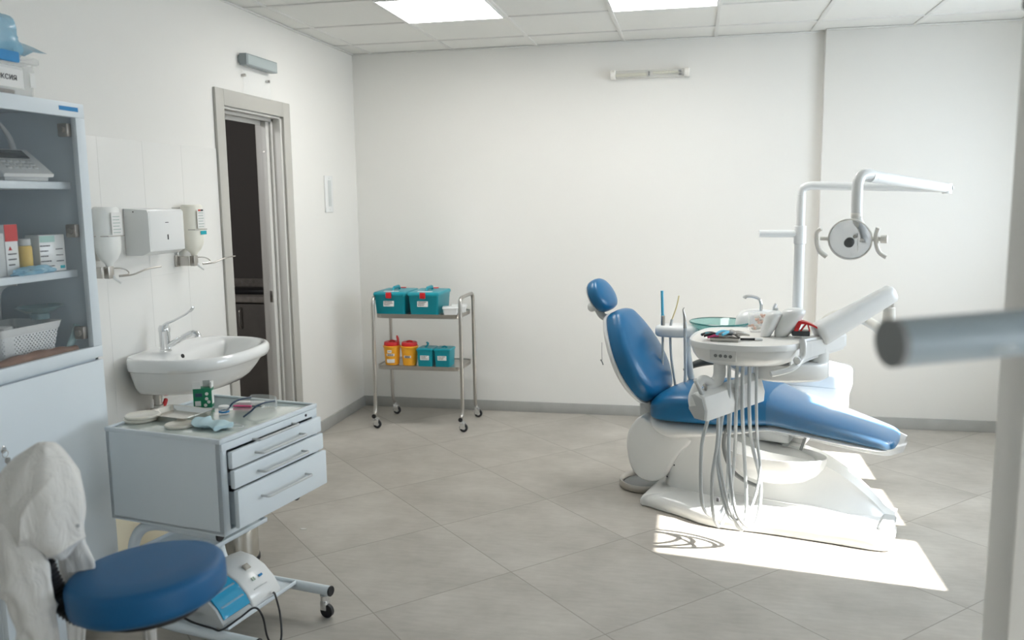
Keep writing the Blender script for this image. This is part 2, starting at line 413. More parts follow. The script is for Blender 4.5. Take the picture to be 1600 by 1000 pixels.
# doorway: architrave, lining, half open sliding leaf, dark room beyond
b = BM()
def arch(b, x0, x1):
    box(b, x0, x1, D0-.082, D0, 0, DZ+.085, .003); box(b, x0, x1, D1, D1+.085, 0, DZ+.085, .003); box(b, x0, x1, D0, D1, DZ, DZ+.085, .002)
arch(b, XL, XL+.016); arch(b, XL-WT-.016, XL-WT)
struct('trim_5', b, 'doorpaint')
b = BM()
for (x0, x1) in ((XL-.055, XL), (XL-WT, XL-.105)):
    box(b, x0, x1, D1-.022, D1, 0, DZ, .003); box(b, x0, x1, D0, D0+.014, 0, DZ, .003); box(b, x0, x1, D0, D1, DZ-.014, DZ, .003)
box(b, XL-.064, XL-.05, D1-.040, D1, 0, DZ, .003); box(b, XL-.112, XL-.10, D1-.040, D1, 0, DZ, .003)
box(b, XL-.105, XL-.055, D0, D1, DZ-.004, DZ, 0); box(b, XL-.105, XL-.055, D0, D0+.004, 0, DZ, 0)
box(b, XL-.064, XL-.05, D0, D1, DZ-.030, DZ, .003); box(b, XL-.112, XL-.10, D0, D1, DZ-.050, DZ, .003)
struct('trim_6', b, 'doorleaf')
b = BM(); box(b, XL-.100, XL-.066, D1-.075, D1-.002, .008, DZ-.03, .003); dl = struct('door_1', b, 'doorleaf')
b = BM(); box(b, XL-.092, XL-.074, D1-.078, D1-.074, .93, 1.00, .001); obj('latch', b, 'steel', dl)
b = BM(); cyl(b, .008, .004, T(XL-.083, D1-.0745, 1.83) @ RX(PI/2), .001); obj('guide_pin', b, 'steel', dl)
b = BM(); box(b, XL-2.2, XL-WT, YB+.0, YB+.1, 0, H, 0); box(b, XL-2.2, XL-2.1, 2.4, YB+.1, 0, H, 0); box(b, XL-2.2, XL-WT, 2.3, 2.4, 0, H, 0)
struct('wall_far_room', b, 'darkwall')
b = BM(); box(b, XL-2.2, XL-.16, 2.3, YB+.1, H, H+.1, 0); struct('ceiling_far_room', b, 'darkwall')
ld_ = bpy.data.lights.new('far_room_added_fill', 'POINT'); ld_.energy = 40; ld_.shadow_soft_size = .15; lo_ = bpy.data.objects.new('far_room_added_fill', ld_); COL.objects.link(lo_); lo_.location = (-3.3, 3.4, 2.3)  # unseen fill light added to lift the far room out of black
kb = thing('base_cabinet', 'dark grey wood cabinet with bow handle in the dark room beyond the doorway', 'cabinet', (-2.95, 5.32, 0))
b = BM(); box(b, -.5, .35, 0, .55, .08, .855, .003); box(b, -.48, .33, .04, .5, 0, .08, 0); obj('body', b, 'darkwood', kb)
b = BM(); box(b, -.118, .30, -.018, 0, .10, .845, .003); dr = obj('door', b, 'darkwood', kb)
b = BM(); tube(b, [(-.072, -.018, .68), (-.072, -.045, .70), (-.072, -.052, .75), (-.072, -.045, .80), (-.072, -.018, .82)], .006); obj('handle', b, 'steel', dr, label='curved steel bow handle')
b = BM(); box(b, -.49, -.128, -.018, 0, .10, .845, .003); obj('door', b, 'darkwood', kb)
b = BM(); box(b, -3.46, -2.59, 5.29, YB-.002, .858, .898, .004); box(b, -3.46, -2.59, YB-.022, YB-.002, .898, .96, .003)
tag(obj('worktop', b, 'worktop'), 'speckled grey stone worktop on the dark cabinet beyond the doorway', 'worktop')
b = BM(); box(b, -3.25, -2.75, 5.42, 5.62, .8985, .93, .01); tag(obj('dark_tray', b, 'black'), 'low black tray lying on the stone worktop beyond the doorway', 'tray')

# ceiling lights
def light_panel(cx, cy, label):
    t = thing('ceiling_light', label, 'ceiling light', (cx, cy, H-.002), 0, 'square lit ceiling panels')
    b = BM(); box(b, -.283, .283, -.283, .283, -.002, .008, .001); obj('diffuser', b, 'panel', t)
    b = BM()
    for s in (-1, 1):
        box(b, s*.287-.006, s*.287+.006, -.293, .293, -.004, .008, .001); box(b, -.281, .281, s*.287-.006, s*.287+.006, -.004, .008, .001)
    obj('frame', b, 'white', t)
light_panel(-1.380, 4.725, 'square lit ceiling panel nearer the left wall and doorway')
light_panel(-.180, 4.725, 'square lit ceiling panel nearer the dental chair and its lamp')

# ================================================================= LEFT WALL: CABINET AND WHAT IT HOLDS
def label_bars(parent, M_, w, h, rows, seed, name='label', ink='ink', paper='label'):
    """paper label lying in local xz plane facing -y, centred at the origin of M_"""
    b = BM(); box(b, -w/2, w/2, -.0006, .0006, -h/2, h/2, 0, X=M_)
    l = obj(name, b, paper, parent)
    b = BM(); t = BM(); lines(t, -w*.42, h*.36, w*.84, rows, h*.8/rows, h*.34/rows, .35, -.0006, seed); merge(b, t, M_)
    obj('print', b, ink, l)
    return l
CX = -2.024                                                  # cabinet front plane
c = thing('medicine_cabinet', 'tall pale blue-white metal medicine cabinet with glazed upper door standing against left wall', 'cabinet', ((CX+XL)/2, 2.34, 0))
cx = (CX-XL)/2; cy0, cy1 = -.26, .26
b = BM(); t_ = .018
box(b, -cx+.002, -cx+.012, cy0, cy1, .075, 1.862, .002)
box(b, -cx+.004, cx-.02, cy0, cy0+t_, .075, 1.862, .002); box(b, -cx+.004, cx-.02, cy1-t_, cy1, .075, 1.862, .002)
box(b, -cx+.004, cx-.02, cy0, cy1, 1.842, 1.862, .002); box(b, -cx+.004, cx-.02, cy0, cy1, .075, .095, .002)
box(b, -cx+.004, cx-.02, cy0, cy1, .975, 1.015, .002)
obj('body', b, 'paint', c)
b = BM(); box(b, -cx+.012, -cx+.016, cy0+t_, cy1-t_, 1.0, 1.84, 0); box(b, -cx+.016, cx-.03, cy1-t_-.003, cy1-t_, 1.0, 1.84, 0); obj('lining', b, 'paintdk', c)  # thin sheets in the darker coat, painted shade for the interior
for z in (1.592, 1.294):
    b = BM(); box(b, -cx+.018, cx-.055, cy0+t_+.002, cy1-t_-.006, z-.012, z+.012, .002); obj('shelf', b, 'paint', c)
d = obj('door', (lambda b: (box(b, cx-.02, cx, cy0, cy1, 1.815, 1.862, .002), box(b, cx-.02, cx, cy0, cy1, 1.0, 1.040, .002),
    box(b, cx-.02, cx, cy0, cy0+.05, 1.04, 1.815, .002), box(b, cx-.02, cx, cy1-.044, cy1, 1.04, 1.815, .002), b)[-1])(BM()), 'paint', c, label='glazed upper door')
b = BM(); box(b, cx-.012, cx-.008, cy0+.048, cy1-.042, 1.038, 1.817, 0); obj('pane', b, 'glass', d)
for z in (1.775, 1.44, 1.09):
    b = BM(); box(b, cx-.06, cx-.022, cy1-.062, cy1-.040, z-.022, z+.022, .004); cyl(b, .011, .03, T(cx-.04, cy1-.07, z) @ RX(-PI/2)); obj('hinge', b, mat('brownish_hinge', (.26, .23, .20), .4, metal=.6), d, label='brown-grey metal hinge')
b = BM(); box(b, cx, cx+.0012, cy1-.118, cy1-.030, 1.834, 1.848, 0); obj('sticker', b, 'inkblue', d, label='small blue maker sticker')
d = obj('door', (lambda b: (box(b, cx-.02, cx, cy0, cy1, .080, .990, .003), b)[-1])(BM()), 'paint', c, label='solid lower door')
b = BM(); cyl(b, .011, .008, T(cx, -.218, .80) @ RY(PI/2)); obj('lock', b, 'chrome', d)
for sx in (-1, 1):
    for sy in (-1, 1):
        b = BM(); cyl(b, .009, .07, T(sx*(cx-.035), sy*.225, .01)); cyl(b, .02, .012, T(sx*(cx-.035), sy*.225, 0)); obj('foot', b, 'black', c)
k = thing('key_ring', 'two small keys hanging from the lock of the cabinet lower door', 'keys', (CX+.010, 2.122, .80))
b = BM(); tube(b, [(0, .011*math.cos(a), -.012+.011*math.sin(a)) for a in [i*PI/4 for i in range(8)]], .001, 6, 4, closed=True); obj('ring', b, 'steel', k)
for a, y in ((.1, -.002), (-.25, .004)):
    b = BM(); X_ = T(.002+abs(y), y, -.024) @ RX(a); prism(b, rrect(-.007, .007, -.016, .0, .005), .0018, 0, 1, X_ @ RY(PI/2) @ RZ(PI/2)); box(b, 0, .0018, -.003, .003, -.044, -.012, .0005, X=X_)
    obj('key', b, 'steel', k)

def put(name, label, cat, m, x, y, z, w, d, h, rz=0, bev=.002, group=None):
    t = thing(name, label, cat, (x, y, z), rz, group); b = BM(); box(b, -w/2, w/2, -d/2, d/2, 0, h, bev); obj('body', b, m, t); return t
S1, S2, S3 = 1.605, 1.307, 1.016
# keypad console on the top shelf
t = thing('dental_console', 'white wedge-shaped electronic console with dark screen on the top cabinet shelf', 'device', (-2.16, 2.415, S1), -.35)
b = BM(); prism(b, [(-.085, .012), (.095, .012), (.10, .022), (-.05, .105), (-.085, .105)], .16, .004, 2, RX(PI/2) @ T(0, 0, -.08)); obj('body', b, 'white', t)
b = BM(); box(b, -.05, .08, -.07, .07, 0, .014, .002); obj('foot_plate', b, 'greyplastic', t)
sl = T(.025, 0, .0635) @ RY(math.atan2(.083, .15))
b = BM(); box(b, -.075, -.020, -.055, .055, .000, .003, .001, X=sl); obj('screen', b, 'screen', t)
for i in range(3):
    for j in range(5):
        b = BM(); box(b, -.006+i*.022, .008+i*.022, -.052+j*.021, -.038+j*.021, 0, .003, .001, X=sl); obj('button', b, 'greyplastic', t)
b = BM(); tube(b, [(-.075, .05, .10), (-.095, .048, .15), (-.105, .02, .20)], .008, rad=lambda s: .010-.004*s); obj('handpiece', b, 'greyplastic', t, label='grey handpiece standing in its socket')
# middle shelf
t = put('medicine_box', 'tall white carton with red top panel on the middle cabinet shelf', 'box', 'white', -2.13, 2.326, S2, .04, .058, .160, .1)
b = BM(); box(b, .0195, .0212, -.0293, .0293, .108, .161, 0); obj('red_panel', b, 'red', t)
b = BM(); lines(b, -.022, .07, .045, 3, .017, .004, .5, 0, 3); b.transform(RZ(PI/2)); b.transform(T(.0205, 0, 0)); obj('print', b, 'ink', t)
b = BM(); prism(b, [(0, .012), (.008, 0), (-.008, 0)], .001, 0, 1, T(.0205, -.010, .080) @ RZ(PI/2) @ RX(PI/2)); obj('red_mark', b, 'red', t)
t = thing('spray_bottle', 'blue translucent bottle behind the red-topped carton', 'bottle', (-2.26, 2.37, S2)); b = BM()
lathe(b, [(0, 0), (.045, 0), (.05, .01), (.05, .15), (.035, .20), (.014, .215), (.014, .235)], 28); obj('body', b, 'aqua', t); b = BM(); cyl(b, .018, .03, T(0, 0, .235)); obj('cap', b, 'paintdk', t)
t = put('pill_carton', 'bluish-white narrow carton at the left of the red-topped carton', 'box', 'greyplastic', -2.13, 2.262, S2, .05, .06, .135)
t = thing('yellow_jar', 'small yellow jar with grey-white lid on middle cabinet shelf', 'jar', (-2.12, 2.392, S2)); b = BM()
lathe(b, [(0, 0), (.019, 0), (.021, .003), (.021, .085), (.018, .09), (0, .09)], 28); obj('body', b, mat('mustard_jar', (.72, .50, .12), .4), t); b = BM(); cyl(b, .018, .022, T(0, 0, .091)); obj('lid', b, 'greyplastic', t)
t = put('white_carton', 'white carton with printed lines and pale teal band, right side of middle shelf', 'box', 'white', -2.135, 2.500, S2, .065, .098, .122, -.18)
b = BM(); box(b, .0322, .0332, -.047, .01, .098, .119, 0); obj('teal_band', b, mat('pale_teal_print', (.45, .68, .62), .6), t)
b = BM(); lines(b, -.047, .088, .055, 5, .017, .004, .5, 0, 5); lines(b, .012, .075, .030, 3, .02, .003, .5, 0, 8); b.transform(RZ(PI/2)); b.transform(T(.0328, 0, 0)); obj('print', b, 'ink', t)
b = BM(); box(b, .0322, .0332, .025, .043, .008, .018, 0); obj('teal_mark', b, 'inkteal', t)
def crumple(name, label, cat, m, loc, sx, sy, sz, seed, parts=None, amp=.35):
    rd = random.Random(seed); b = BM(); bmesh.ops.create_icosphere(b, subdivisions=4, radius=1)
    from mathutils import noise
    for v in b.verts:
        n = noise.noise(v.co*2.1+Vector((seed, 0, 0)))+.5*noise.noise(v.co*4.7+Vector((0, seed, 0)))
        v.co = Vector((v.co.x*sx, v.co.y*sy, (v.co.z if v.co.z > -.35 else -.35)*sz))*(1+amp*n)
    zmin = min(v.co.z for v in b.verts)
    for v in b.verts: v.co.z -= zmin
    o = obj(name, b, m, ang=25); o.location = loc; return tag(o, label, cat)
crumple('sterile_pouch', 'crumpled pale blue clear pouch lying at the front of the middle shelf', 'pouch', 'bagfilm', (-2.078, 2.375, S2), .024, .085, .018, 4)
# bottom compartment: basket, glass dish, mirror, leather case
t = thing('perforated_basket', 'white plastic basket with rows of holes in the bottom of the cabinet', 'basket', (-2.195, 2.365, S3+.001))
bw_, bd_, bh_ = .10, .135, .125
hole = mat('basket_punched_plastic', (.80, .82, .82), .4); nt = hole.node_tree; pb = nt.nodes['Principled BSDF']
tc = nt.nodes.new('ShaderNodeTexCoord'); sp = nt.nodes.new('ShaderNodeSeparateXYZ'); nt.links.new(tc.outputs['Object'], sp.inputs[0])
def mnode(nt, op, a, b=None, c=None):
    n = nt.nodes.new('ShaderNodeMath'); n.operation = op
    for i, v in enumerate((a, b, c)):
        if v is None: continue
        if isinstance(v, (int, float)): n.inputs[i].default_value = v
        else: nt.links.new(v, n.inputs[i])
    return n.outputs[0]
hz = mnode(nt, 'ADD', sp.outputs[0], sp.outputs[1]); P_ = .0145
a_ = mnode(nt, 'DIVIDE', mnode(nt, 'ADD', hz, sp.outputs[2]), P_); c_ = mnode(nt, 'DIVIDE', mnode(nt, 'SUBTRACT', hz, sp.outputs[2]), P_)
fa = mnode(nt, 'SUBTRACT', mnode(nt, 'FRACT', mnode(nt, 'ADD', a_, 50)), .5); fc = mnode(nt, 'SUBTRACT', mnode(nt, 'FRACT', mnode(nt, 'ADD', c_, 50)), .5)
rr = mnode(nt, 'SQRT', mnode(nt, 'ADD', mnode(nt, 'MULTIPLY', fa, fa), mnode(nt, 'MULTIPLY', fc, fc)))
nt.links.new(mnode(nt, 'GREATER_THAN', rr, .27), pb.inputs['Alpha'])
b = BM()
def ringb(s, z): return [Vector((x, y, z)) for x, y in rrect(-bw_*s, bw_*s, -bd_*s, bd_*s, .02)]
loft(b, [ringb(.86, .02), ringb(.97, .10)], False); obj('punched_wall', b, hole, t)
b = BM(); loft(b, [ringb(.97, .10), ringb(.99, .102), ringb(1.03, bh_-.003), ringb(1.05, bh_), ringb(1.03, bh_), ringb(.97, .104), ringb(.955, .10)], False)
loft(b, [ringb(.84, .0), ringb(.86, .004), ringb(.865, .022), ringb(.84, .022), ringb(.83, .006)], True); obj('rim', b, 'white', t)
b = BM(); box(b, -.04, .03, -.06, .0, .02, .118, .004, X=RZ(.3)); tag(obj('white_packet', b, 'white'), 'white packet standing in the perforated basket', 'packet').location = (-2.20, 2.36, S3+.004)
t = thing('glass_dish', 'clear greenish glass dish resting across the basket at the right', 'dish', (-2.17, 2.490, S3+.148))
b = BM(); lathe(b, [(.02, 0), (.05, .004), (.085, .022), (.088, .024), (.083, .025), (.048, .008), (0, .006)], 36, sx=.75); obj('bowl', b, 'aqua', t)
b = BM(); cyl(b, .03, .02, T(0, 0, -.02)); obj('base', b, 'aqua', t)
b = BM(); box(b, -.03, .03, -.04, .04, 0, .105, .003); o = tag(obj('grey_block', b, 'greyplastic'), 'grey holder under the glass dish in the cabinet', 'holder'); o.location = (-2.30, 2.545, S3+.001)
b = BM(); tube(b, [(-2.10, 2.515, S3+.012), (-2.09, 2.530, S3+.04), (-2.085, 2.545, S3+.075), (-2.085, 2.560, S3+.10)], .012, flat=.3); tag(obj('blue_strap', b, 'aqua'), 'pale blue curved strap leaning at the cabinet corner by the basket', 'strap')
t = obj('leather_case', (lambda b: (tube(b, [(-2.066, 2.11, S3+.022), (-2.062, 2.22, S3+.026), (-2.066, 2.33, S3+.026), (-2.064, 2.43, S3+.024), (-2.068, 2.52, S3+.020)], .017, 14, 10, rad=lambda s: .014+.006*math.sin(s*PI)+.002*math.sin(s*26), flat=1.), b)[-1])(BM()), 'leather')
tag(t, 'rolled brown leather case lying at the front of the cabinet floor', 'case')
b = BM(); tube(b, [(-2.32, 2.47, S3+.01), (-2.32, 2.47, S3+.12), (-2.32, 2.475, S3+.21), (-2.30, 2.49, S3+.245), (-2.27, 2.51, S3+.25)], .012); tag(obj('grey_hook_stand', b, 'greyplastic'), 'grey hooked stand behind the basket in the cabinet bottom', 'stand')

# on top of the cabinet: clear storage box, blue clip, pouches
t = thing('storage_box', 'clear plastic storage box with a paper label on top of the cabinet', 'storage box', (-2.155, 2.28, 1.8625))
def rb2(s, z, r=.02): return [Vector((x*s, y*s, z)) for x, y in rrect(-.115, .115, -.14, .14, r)]
b = BM(); loft(b, [rb2(.94, 0), rb2(1, .100), rb2(.985, .100), rb2(.925, .004)], True); obj('body', b, 'clear', t)
b = BM(); loft(b, [rb2(1.06, .101), rb2(1.08, .104), rb2(1.08, .118), rb2(1.05, .122), rb2(.98, .118)], True); ld = obj('lid', b, 'clear', t)
b = BM(); box(b, .118, .132, -.14, .052, .096, .128, .004); obj('clip', b, 'inkblue', ld, label='bright blue lid clip')
b = BM(); box(b, .1125, .1135, -.139, .080, .022, .086, 0); lb = obj('label', b, 'label', t, label='white paper label')
me = text_mesh('ексия', .029); me.transform(T(.1142, -.028, .044) @ RZ(PI/2) @ RX(PI/2)); obj('lettering', me, 'ink', lb)
b = BM(); box(b, .1125, .1133, .108, .130, .03, .075, 0); lines(b, 0, 0, .01, 1, .01, .001, 0); obj('small_label', b, 'label', t)
b = BM(); box(b, -.05, .09, -.11, .07, .006, .020, .005); o = tag(obj('dark_contents', b, 'leather'), 'brown packet lying in the bottom of the clear storage box', 'packet'); o.location = (-2.155, 2.28, 1.8625)
crumple('sterile_pouch', 'large bulging blue and clear pouch on top of the clear storage box', 'pouch', 'bagfilm', (-2.13, 2.330, 1.985), .065, .105, .105, 11, amp=.22)
o = obj('flat_pouch', (lambda b: (loft(b, [[Vector((x, y, z+.012*math.sin(y*40))) for x, y, z in ((-.045, yy, zz+.035), (.0, yy+.01, zz+.018), (.045, yy+.008, zz-.004), (.047, yy+.008, zz-.004), (.002, yy+.011, zz+.016), (-.043, yy, zz+.034))] for yy, zz in ((0, 0), (.04, .012), (.07, .024), (.10, .038))], True), b)[-1])(BM()), 'bagfilm')
o.location = (-2.12, 2.400, 1.992); tag(o, 'flat pale blue pouch end sticking out beside the bulging pouch', 'pouch')

# ================================================================= WALL THINGS ABOVE THE WASH BASIN
def dispenser(name, label, y, z0, bm_, group, logo=False):
    t = thing(name, label, 'soap dispenser', (XL+.004, y, z0), 0, group)
    b = BM(); box(b, 0, .004, -.075, .075, .03, .28, .004); obj('back_plate', b, 'clear', t)
    b = BM(); X_ = T(.058, 0, .05)
    lathe(b, [(.012, -.01), (.016, .0), (.020, .012), (.040, .030), (.054, .056), (.058, .085), (.058, .235), (.05, .243), (0, .243)], 28, X_, sx=.8, sy=1.0); bt = obj('bottle', b, bm_, t)
    b = BM(); box(b, .1052, .1058, -.03, .035, .18, .27, 0); l = obj('label', b, 'label', bt); b = BM(); lines(b, -.022, .255, .05, 6, .013, .003, .3, 0, 17); b.transform(RZ(PI/2)); b.transform(T(.1062, 0, 0)); obj('print', b, mat('pale_print', (.45, .55, .50), .8), bt)
    if logo:
        b = BM(); box(b, .1062, .1068, -.022, -.002, .262, .270, 0); obj('red_mark', b, 'inkred', bt)
        b = BM(); box(b, .1062, .1068, .0, .02, .262, .270, 0); obj('dark_mark', b, 'ink', bt)
        b = BM(); box(b, .1062, .1068, -.01, .04, .150, .168, 0); obj('teal_mark', b, 'inkteal', bt)
    b = BM(); box(b, .0, .012, -.078, -.045, 0, .055, .003); box(b, .012, .07, -.066, -.058, .004, .05, .002); box(b, .05, .075, -.03, .005, .0, .05, .003); obj('bracket', b, 'steel', t)
    b = BM(); tube(b, [(.01, -.06, .05), (.01, -.062, .16), (.012, -.055, .175), (.105, -.055, .175), (.106, .045, .175)], .0022, 6, smooth=False); obj('wire_frame', b, 'steel', t)
    b = BM(); tube(b, [(.06, .0, .04), (.09, .02, .04), (.10, .05, .03), (.115, .04, .015), (.10, .0, .012)], .0028, 6); tube(b, [(.10, .0, .008), (.13, .05, .012), (.15, .12, .030), (.16, .20, .034)], .0035, 8); obj('elbow_lever', b, 'steel', t)
    b = BM(); tube(b, [(.058, 0, .055), (.07, .0, .01), (.10, .01, -.02)], .008, rad=lambda s: .009-.005*s); obj('nozzle', b, 'white', t)
dispenser('soap_dispenser', 'elbow-lever soap dispenser left of the paper towel dispenser, clear milky bottle', 3.115, 1.225, 'bottle', 'elbow soap dispensers')
dispenser('soap_dispenser', 'elbow-lever soap dispenser beside the doorway, yellowish liquid and teal label', 3.735, 1.230, 'bottle2', 'elbow soap dispensers', True)
t = thing('paper_towel_dispenser', 'white metal paper towel dispenser on the wall between two soap dispensers', 'towel dispenser', (XL+.004, 3.435, 1.305))
b = BM()
pr_ = [(0, 0), (.085, 0), (.122, .018), (.122, .185), (.115, .198), (.0, .205)]
prism(b, pr_, .262, .004, 2, frame((0, .131, 0), (1, 0, 0), (0, 0, 1), (0, -1, 0))); obj('body', b, 'white', t)
b = BM(); box(b, .119, .1235, -.124, .126, .02, .192, .003); obj('front_cover', b, 'white', t)
b = BM(); box(b, .1232, .125, -.004, .004, .065, .088, .001); obj('sight_slot', b, 'black', t)
b = BM(); box(b, .1232, .125, -.014, .010, .140, .143, .001); obj('lock', b, 'ink', t)
b = BM(); cyl(b, .003, .002, T(.05, -.1325, .19) @ RX(-PI/2), .0005, 10); obj('screw', b, 'ink', t)

# ---- sensor bar, clear sign holder above door; small framed card by the corner
t = thing('sensor_bar', 'short grey metal sensor bar mounted above the doorway', 'wall sensor', (XL, 4.53, 2.30), 0)
b = BM(); box(b, .012, .055, -.175, .175, -.033, .028, .002); obj('body', b, 'greybox', t)
b = BM(); box(b, .055, .057, -.160, .165, -.027, .022, .001); obj('front_plate', b, mat('pale_grey_front', (.42, .48, .48), .4), t)
b = BM(); cyl(b, .024, .014, T(0, -.15, 0) @ RY(PI/2)); cyl(b, .024, .014, T(0, .15, 0) @ RY(PI/2)); obj('mount', b, 'greybox', t)
t = thing('clear_sign_holder', 'clear acrylic plate with two screws under the grey bar above the doorway', 'sign holder', (XL, 4.53, 2.17))
b = BM(); box(b, .016, .020, -.15, .15, -.06, .075, .001); obj('plate', b, 'glass', t)
for y in (-.135, .135):
    b = BM(); cyl(b, .008, .024, T(0, y, .048) @ RY(PI/2)); obj('screw', b, 'steel', t)
t = thing('wall_thermometer', 'small white framed thermometer card on the left wall near the corner', 'thermometer', (XL, 5.465, 1.46))
b = BM(); box(b, 0, .010, -.062, .062, 0, .245, .004); obj('frame', b, 'white', t)
b = BM(); box(b, .010, .0115, -.02, .03, .04, .215, .0005); obj('window', b, mat('pale_scale', (.60, .63, .62), .3), t)
for z in (.018, .228):
    b = BM(); cyl(b, .004, .0015, T(.010, .0, z) @ RY(PI/2), .0005, 10); obj('dot', b, 'greyplastic', t)

# ---- wash basin with elbow tap, supply valves
sx0 = XL+.004; SY = 3.505; SZ = .868
t = thing('wash_basin', 'white ceramic wall-hung wash basin beside the doorway', 'basin', (sx0, SY, 0))
def basin_ring(s, z, inn=0., back=.0, n=56):
    out = []
    for k in range(n):
        a = 2*PI*k/n; ca, sa = math.cos(a), math.sin(a)
        yy = (.345*s-inn)*math.copysign(abs(sa)**.72, sa)
        dx = .47*s-inn
        if ca >= 0: xx = .20*s+(dx-.20*s)*abs(ca)**.85
        else: xx = .20*s-(.20*s-back)*abs(ca)**.35
        out.append(Vector((xx, yy, z)))
    return out
b = BM()
loft(b, [basin_ring(.30, .700-.0), basin_ring(.62, .690, back=.0), basin_ring(.74, .705), basin_ring(.82, .735), basin_ring(.885, .775), basin_ring(.93, .808), basin_ring(.945, .815), basin_ring(.985, .818), basin_ring(1.0, .835), basin_ring(1.0, .855), basin_ring(.985, SZ), basin_ring(.96, SZ+.004),
 basin_ring(.93, SZ, back=.02), basin_ring(.91, SZ-.012, back=.12), basin_ring(.88, SZ-.03, back=.135), basin_ring(.78, .77, back=.15), basin_ring(.55, .735, back=.16), basin_ring(.35, .728, back=.17)], True)
obj('bowl', b, 'ceramic', t, 60)
b = BM(); cyl(b, .0095, .006, T(.158, -.075, .843) @ RY(PI/2.6), .001); obj('overflow', b, 'black', t, label='dark overflow hole')
b = BM(); tube(b, bend([(.090, -.175, .71), (.090, -.175, .43), (.0, -.175, .43)], .03), .016, smooth=False); cyl(b, .021, .03, T(.090, -.175, .61)); obj('drain_pipe', b, 'steel', t)
t = thing('elbow_tap', 'chrome mixer tap with long elbow lever on the wash basin', 'tap', (XL+.100, 3.40, SZ+.002))
b = BM(); lathe(b, [(0, 0), (.026, 0), (.026, .006), (.022, .01), (.024, .085), (.026, .09), (.026, .105), (.020, .118), (0, .121)], 28); obj('body', b, 'chrome', t)
b = BM(); tube(b, [(.012, 0, .022), (.06, .006, .048), (.11, .012, .075), (.135, .015, .083), (.152, .017, .078), (.156, .017, .066)], .0135, 14); obj('spout', b, 'chrome', t)
b = BM(); tube(b, [(-.005, 0, .105), (.01, .001, .122), (.05, .006, .140), (.10, .012, .165), (.125, .015, .183)], .006, 12, rad=lambda s: .012-.007*min(1, s*2)); lathe(b, [(0, -.005), (.012, -.003), (.014, 0), (.012, .003), (0, .005)], 16, T(.134, .016, .190) @ RY(-.9), sx=1.3); obj('elbow_lever', b, 'chrome', t)
t = thing('supply_valves', 'pair of supply pipes with red valve handles under the wash basin', 'valves', (XL+.004, 3.368, .595))
for y in (.0, .032):
    b = BM(); tube(b, bend([(0, y, .0), (.05, y, .0), (.05, y, .105)], .02), .008, smooth=False); cyl(b, .013, .03, T(.05, y, .06), n=6); cyl(b, .013, .02, T(.05, y, .0), n=6); obj('pipe', b, 'steel', t)
for y, a in ((.0, .4), (.032, -.6)):
    b = BM(); prism(b, rrect(-.022, .022, -.011, .011, .009), .009, .002, 2, T(.07, y, .035) @ RX(a) @ RY(PI/2)); tube(b, [(.05, y, .015), (.075, y, .015)], .005, smooth=False); obj('valve_handle', b, 'red', t, label='red valve handle')
# cream board and stainless bin on the floor by the wall
t = thing('cream_board', 'plain cream board leaning on the wall under the wash basin', 'board', (-2.30, 2.97, 0)); b = BM(); box(b, -.006, .006, -.34, .335, 0, .46, .002, X=RY(-.16)); obj('panel', b, 'cardcream', t)
t = thing('pedal_bin', 'small stainless steel bin behind the instrument cart', 'bin', (-1.915, 3.20, 0))
b = BM(); lathe(b, [(0, .014), (.098, .014), (.098, .255), (.094, .262), (.0, .262)], 40); obj('body', b, 'steelbright', t)
b = BM(); lathe(b, [(0, 0), (.102, 0), (.102, .016), (.098, .018), (0, .018)], 40); obj('base', b, 'black', t)
b = BM(); lathe(b, [(.098, .262), (.1, .268), (.085, .285), (.04, .296), (0, .298)], 40); obj('lid', b, 'steelbright', t)

# ================================================================= DRAWER CART, left foreground
TZ = .79
t = cart = thing('drawer_cart', 'pale blue-white metal drawer cart on castors with glass top and part-open drawers', 'cart', (-1.622, 2.634, 0), math.radians(-10.2))
U, V_ = .2375, .2575
b = BM(); s_ = .016
box(b, -U, -U+s_, -V_, V_, .484, TZ, .002); box(b, -U, U, -V_, -V_+s_, .484, TZ, .002); box(b, -U, U, V_-s_, V_, .484, TZ, .002)
box(b, -U, U, -V_, V_, .480, .496, .002); box(b, -U, U-.004, -V_+.004, V_-.004, TZ-.022, TZ-.006, .001)
box(b, U-.02, U, -V_, -V_+.03, .484, TZ, .002); box(b, U-.02, U, V_-.03, V_, .484, TZ, .002)
obj('body', b, 'paint', cart)
b = BM()
for s in (-1, 1): box(b, -U-.002, U+.002, s*(V_-.004)-.006, s*(V_-.004)+.006, TZ-.008, TZ+.007, .002); box(b, s*(U-.004)-.006, s*(U-.004)+.006, -V_+.002, V_-.002, TZ-.008, TZ+.007, .002)
obj('top_rim', b, 'paint', cart)
b = BM(); box(b, -U+.008, U-.008, -V_+.008, V_-.008, TZ-.005, TZ, .001); obj('glass_top', b, 'tabletop', cart, label='pale green reflective glass top')
def pull(parent, x, y0, y1, z, drop=0):
    b = BM(); tube(b, bend([(x, y0, z), (x+.030, y0, z), (x+.030, y1, z), (x, y1, z)], .008), .0042, 10, smooth=False); obj('handle', b, 'greyplastic', parent, label='light grey bar handle')
b = BM(); box(b, U-.004, U+.004, -V_+.004, V_-.004, TZ-.034, TZ-.009, .002); f0 = obj('top_drawer', b, 'paint', cart, label='shut top drawer'); pull(f0, U+.004, -.105, .105, TZ-.030)
b = BM(); cyl(b, .005, .003, T(U+.004, .185, TZ-.02) @ RY(PI/2), .0005, 12); obj('lock', b, 'ink', f0)
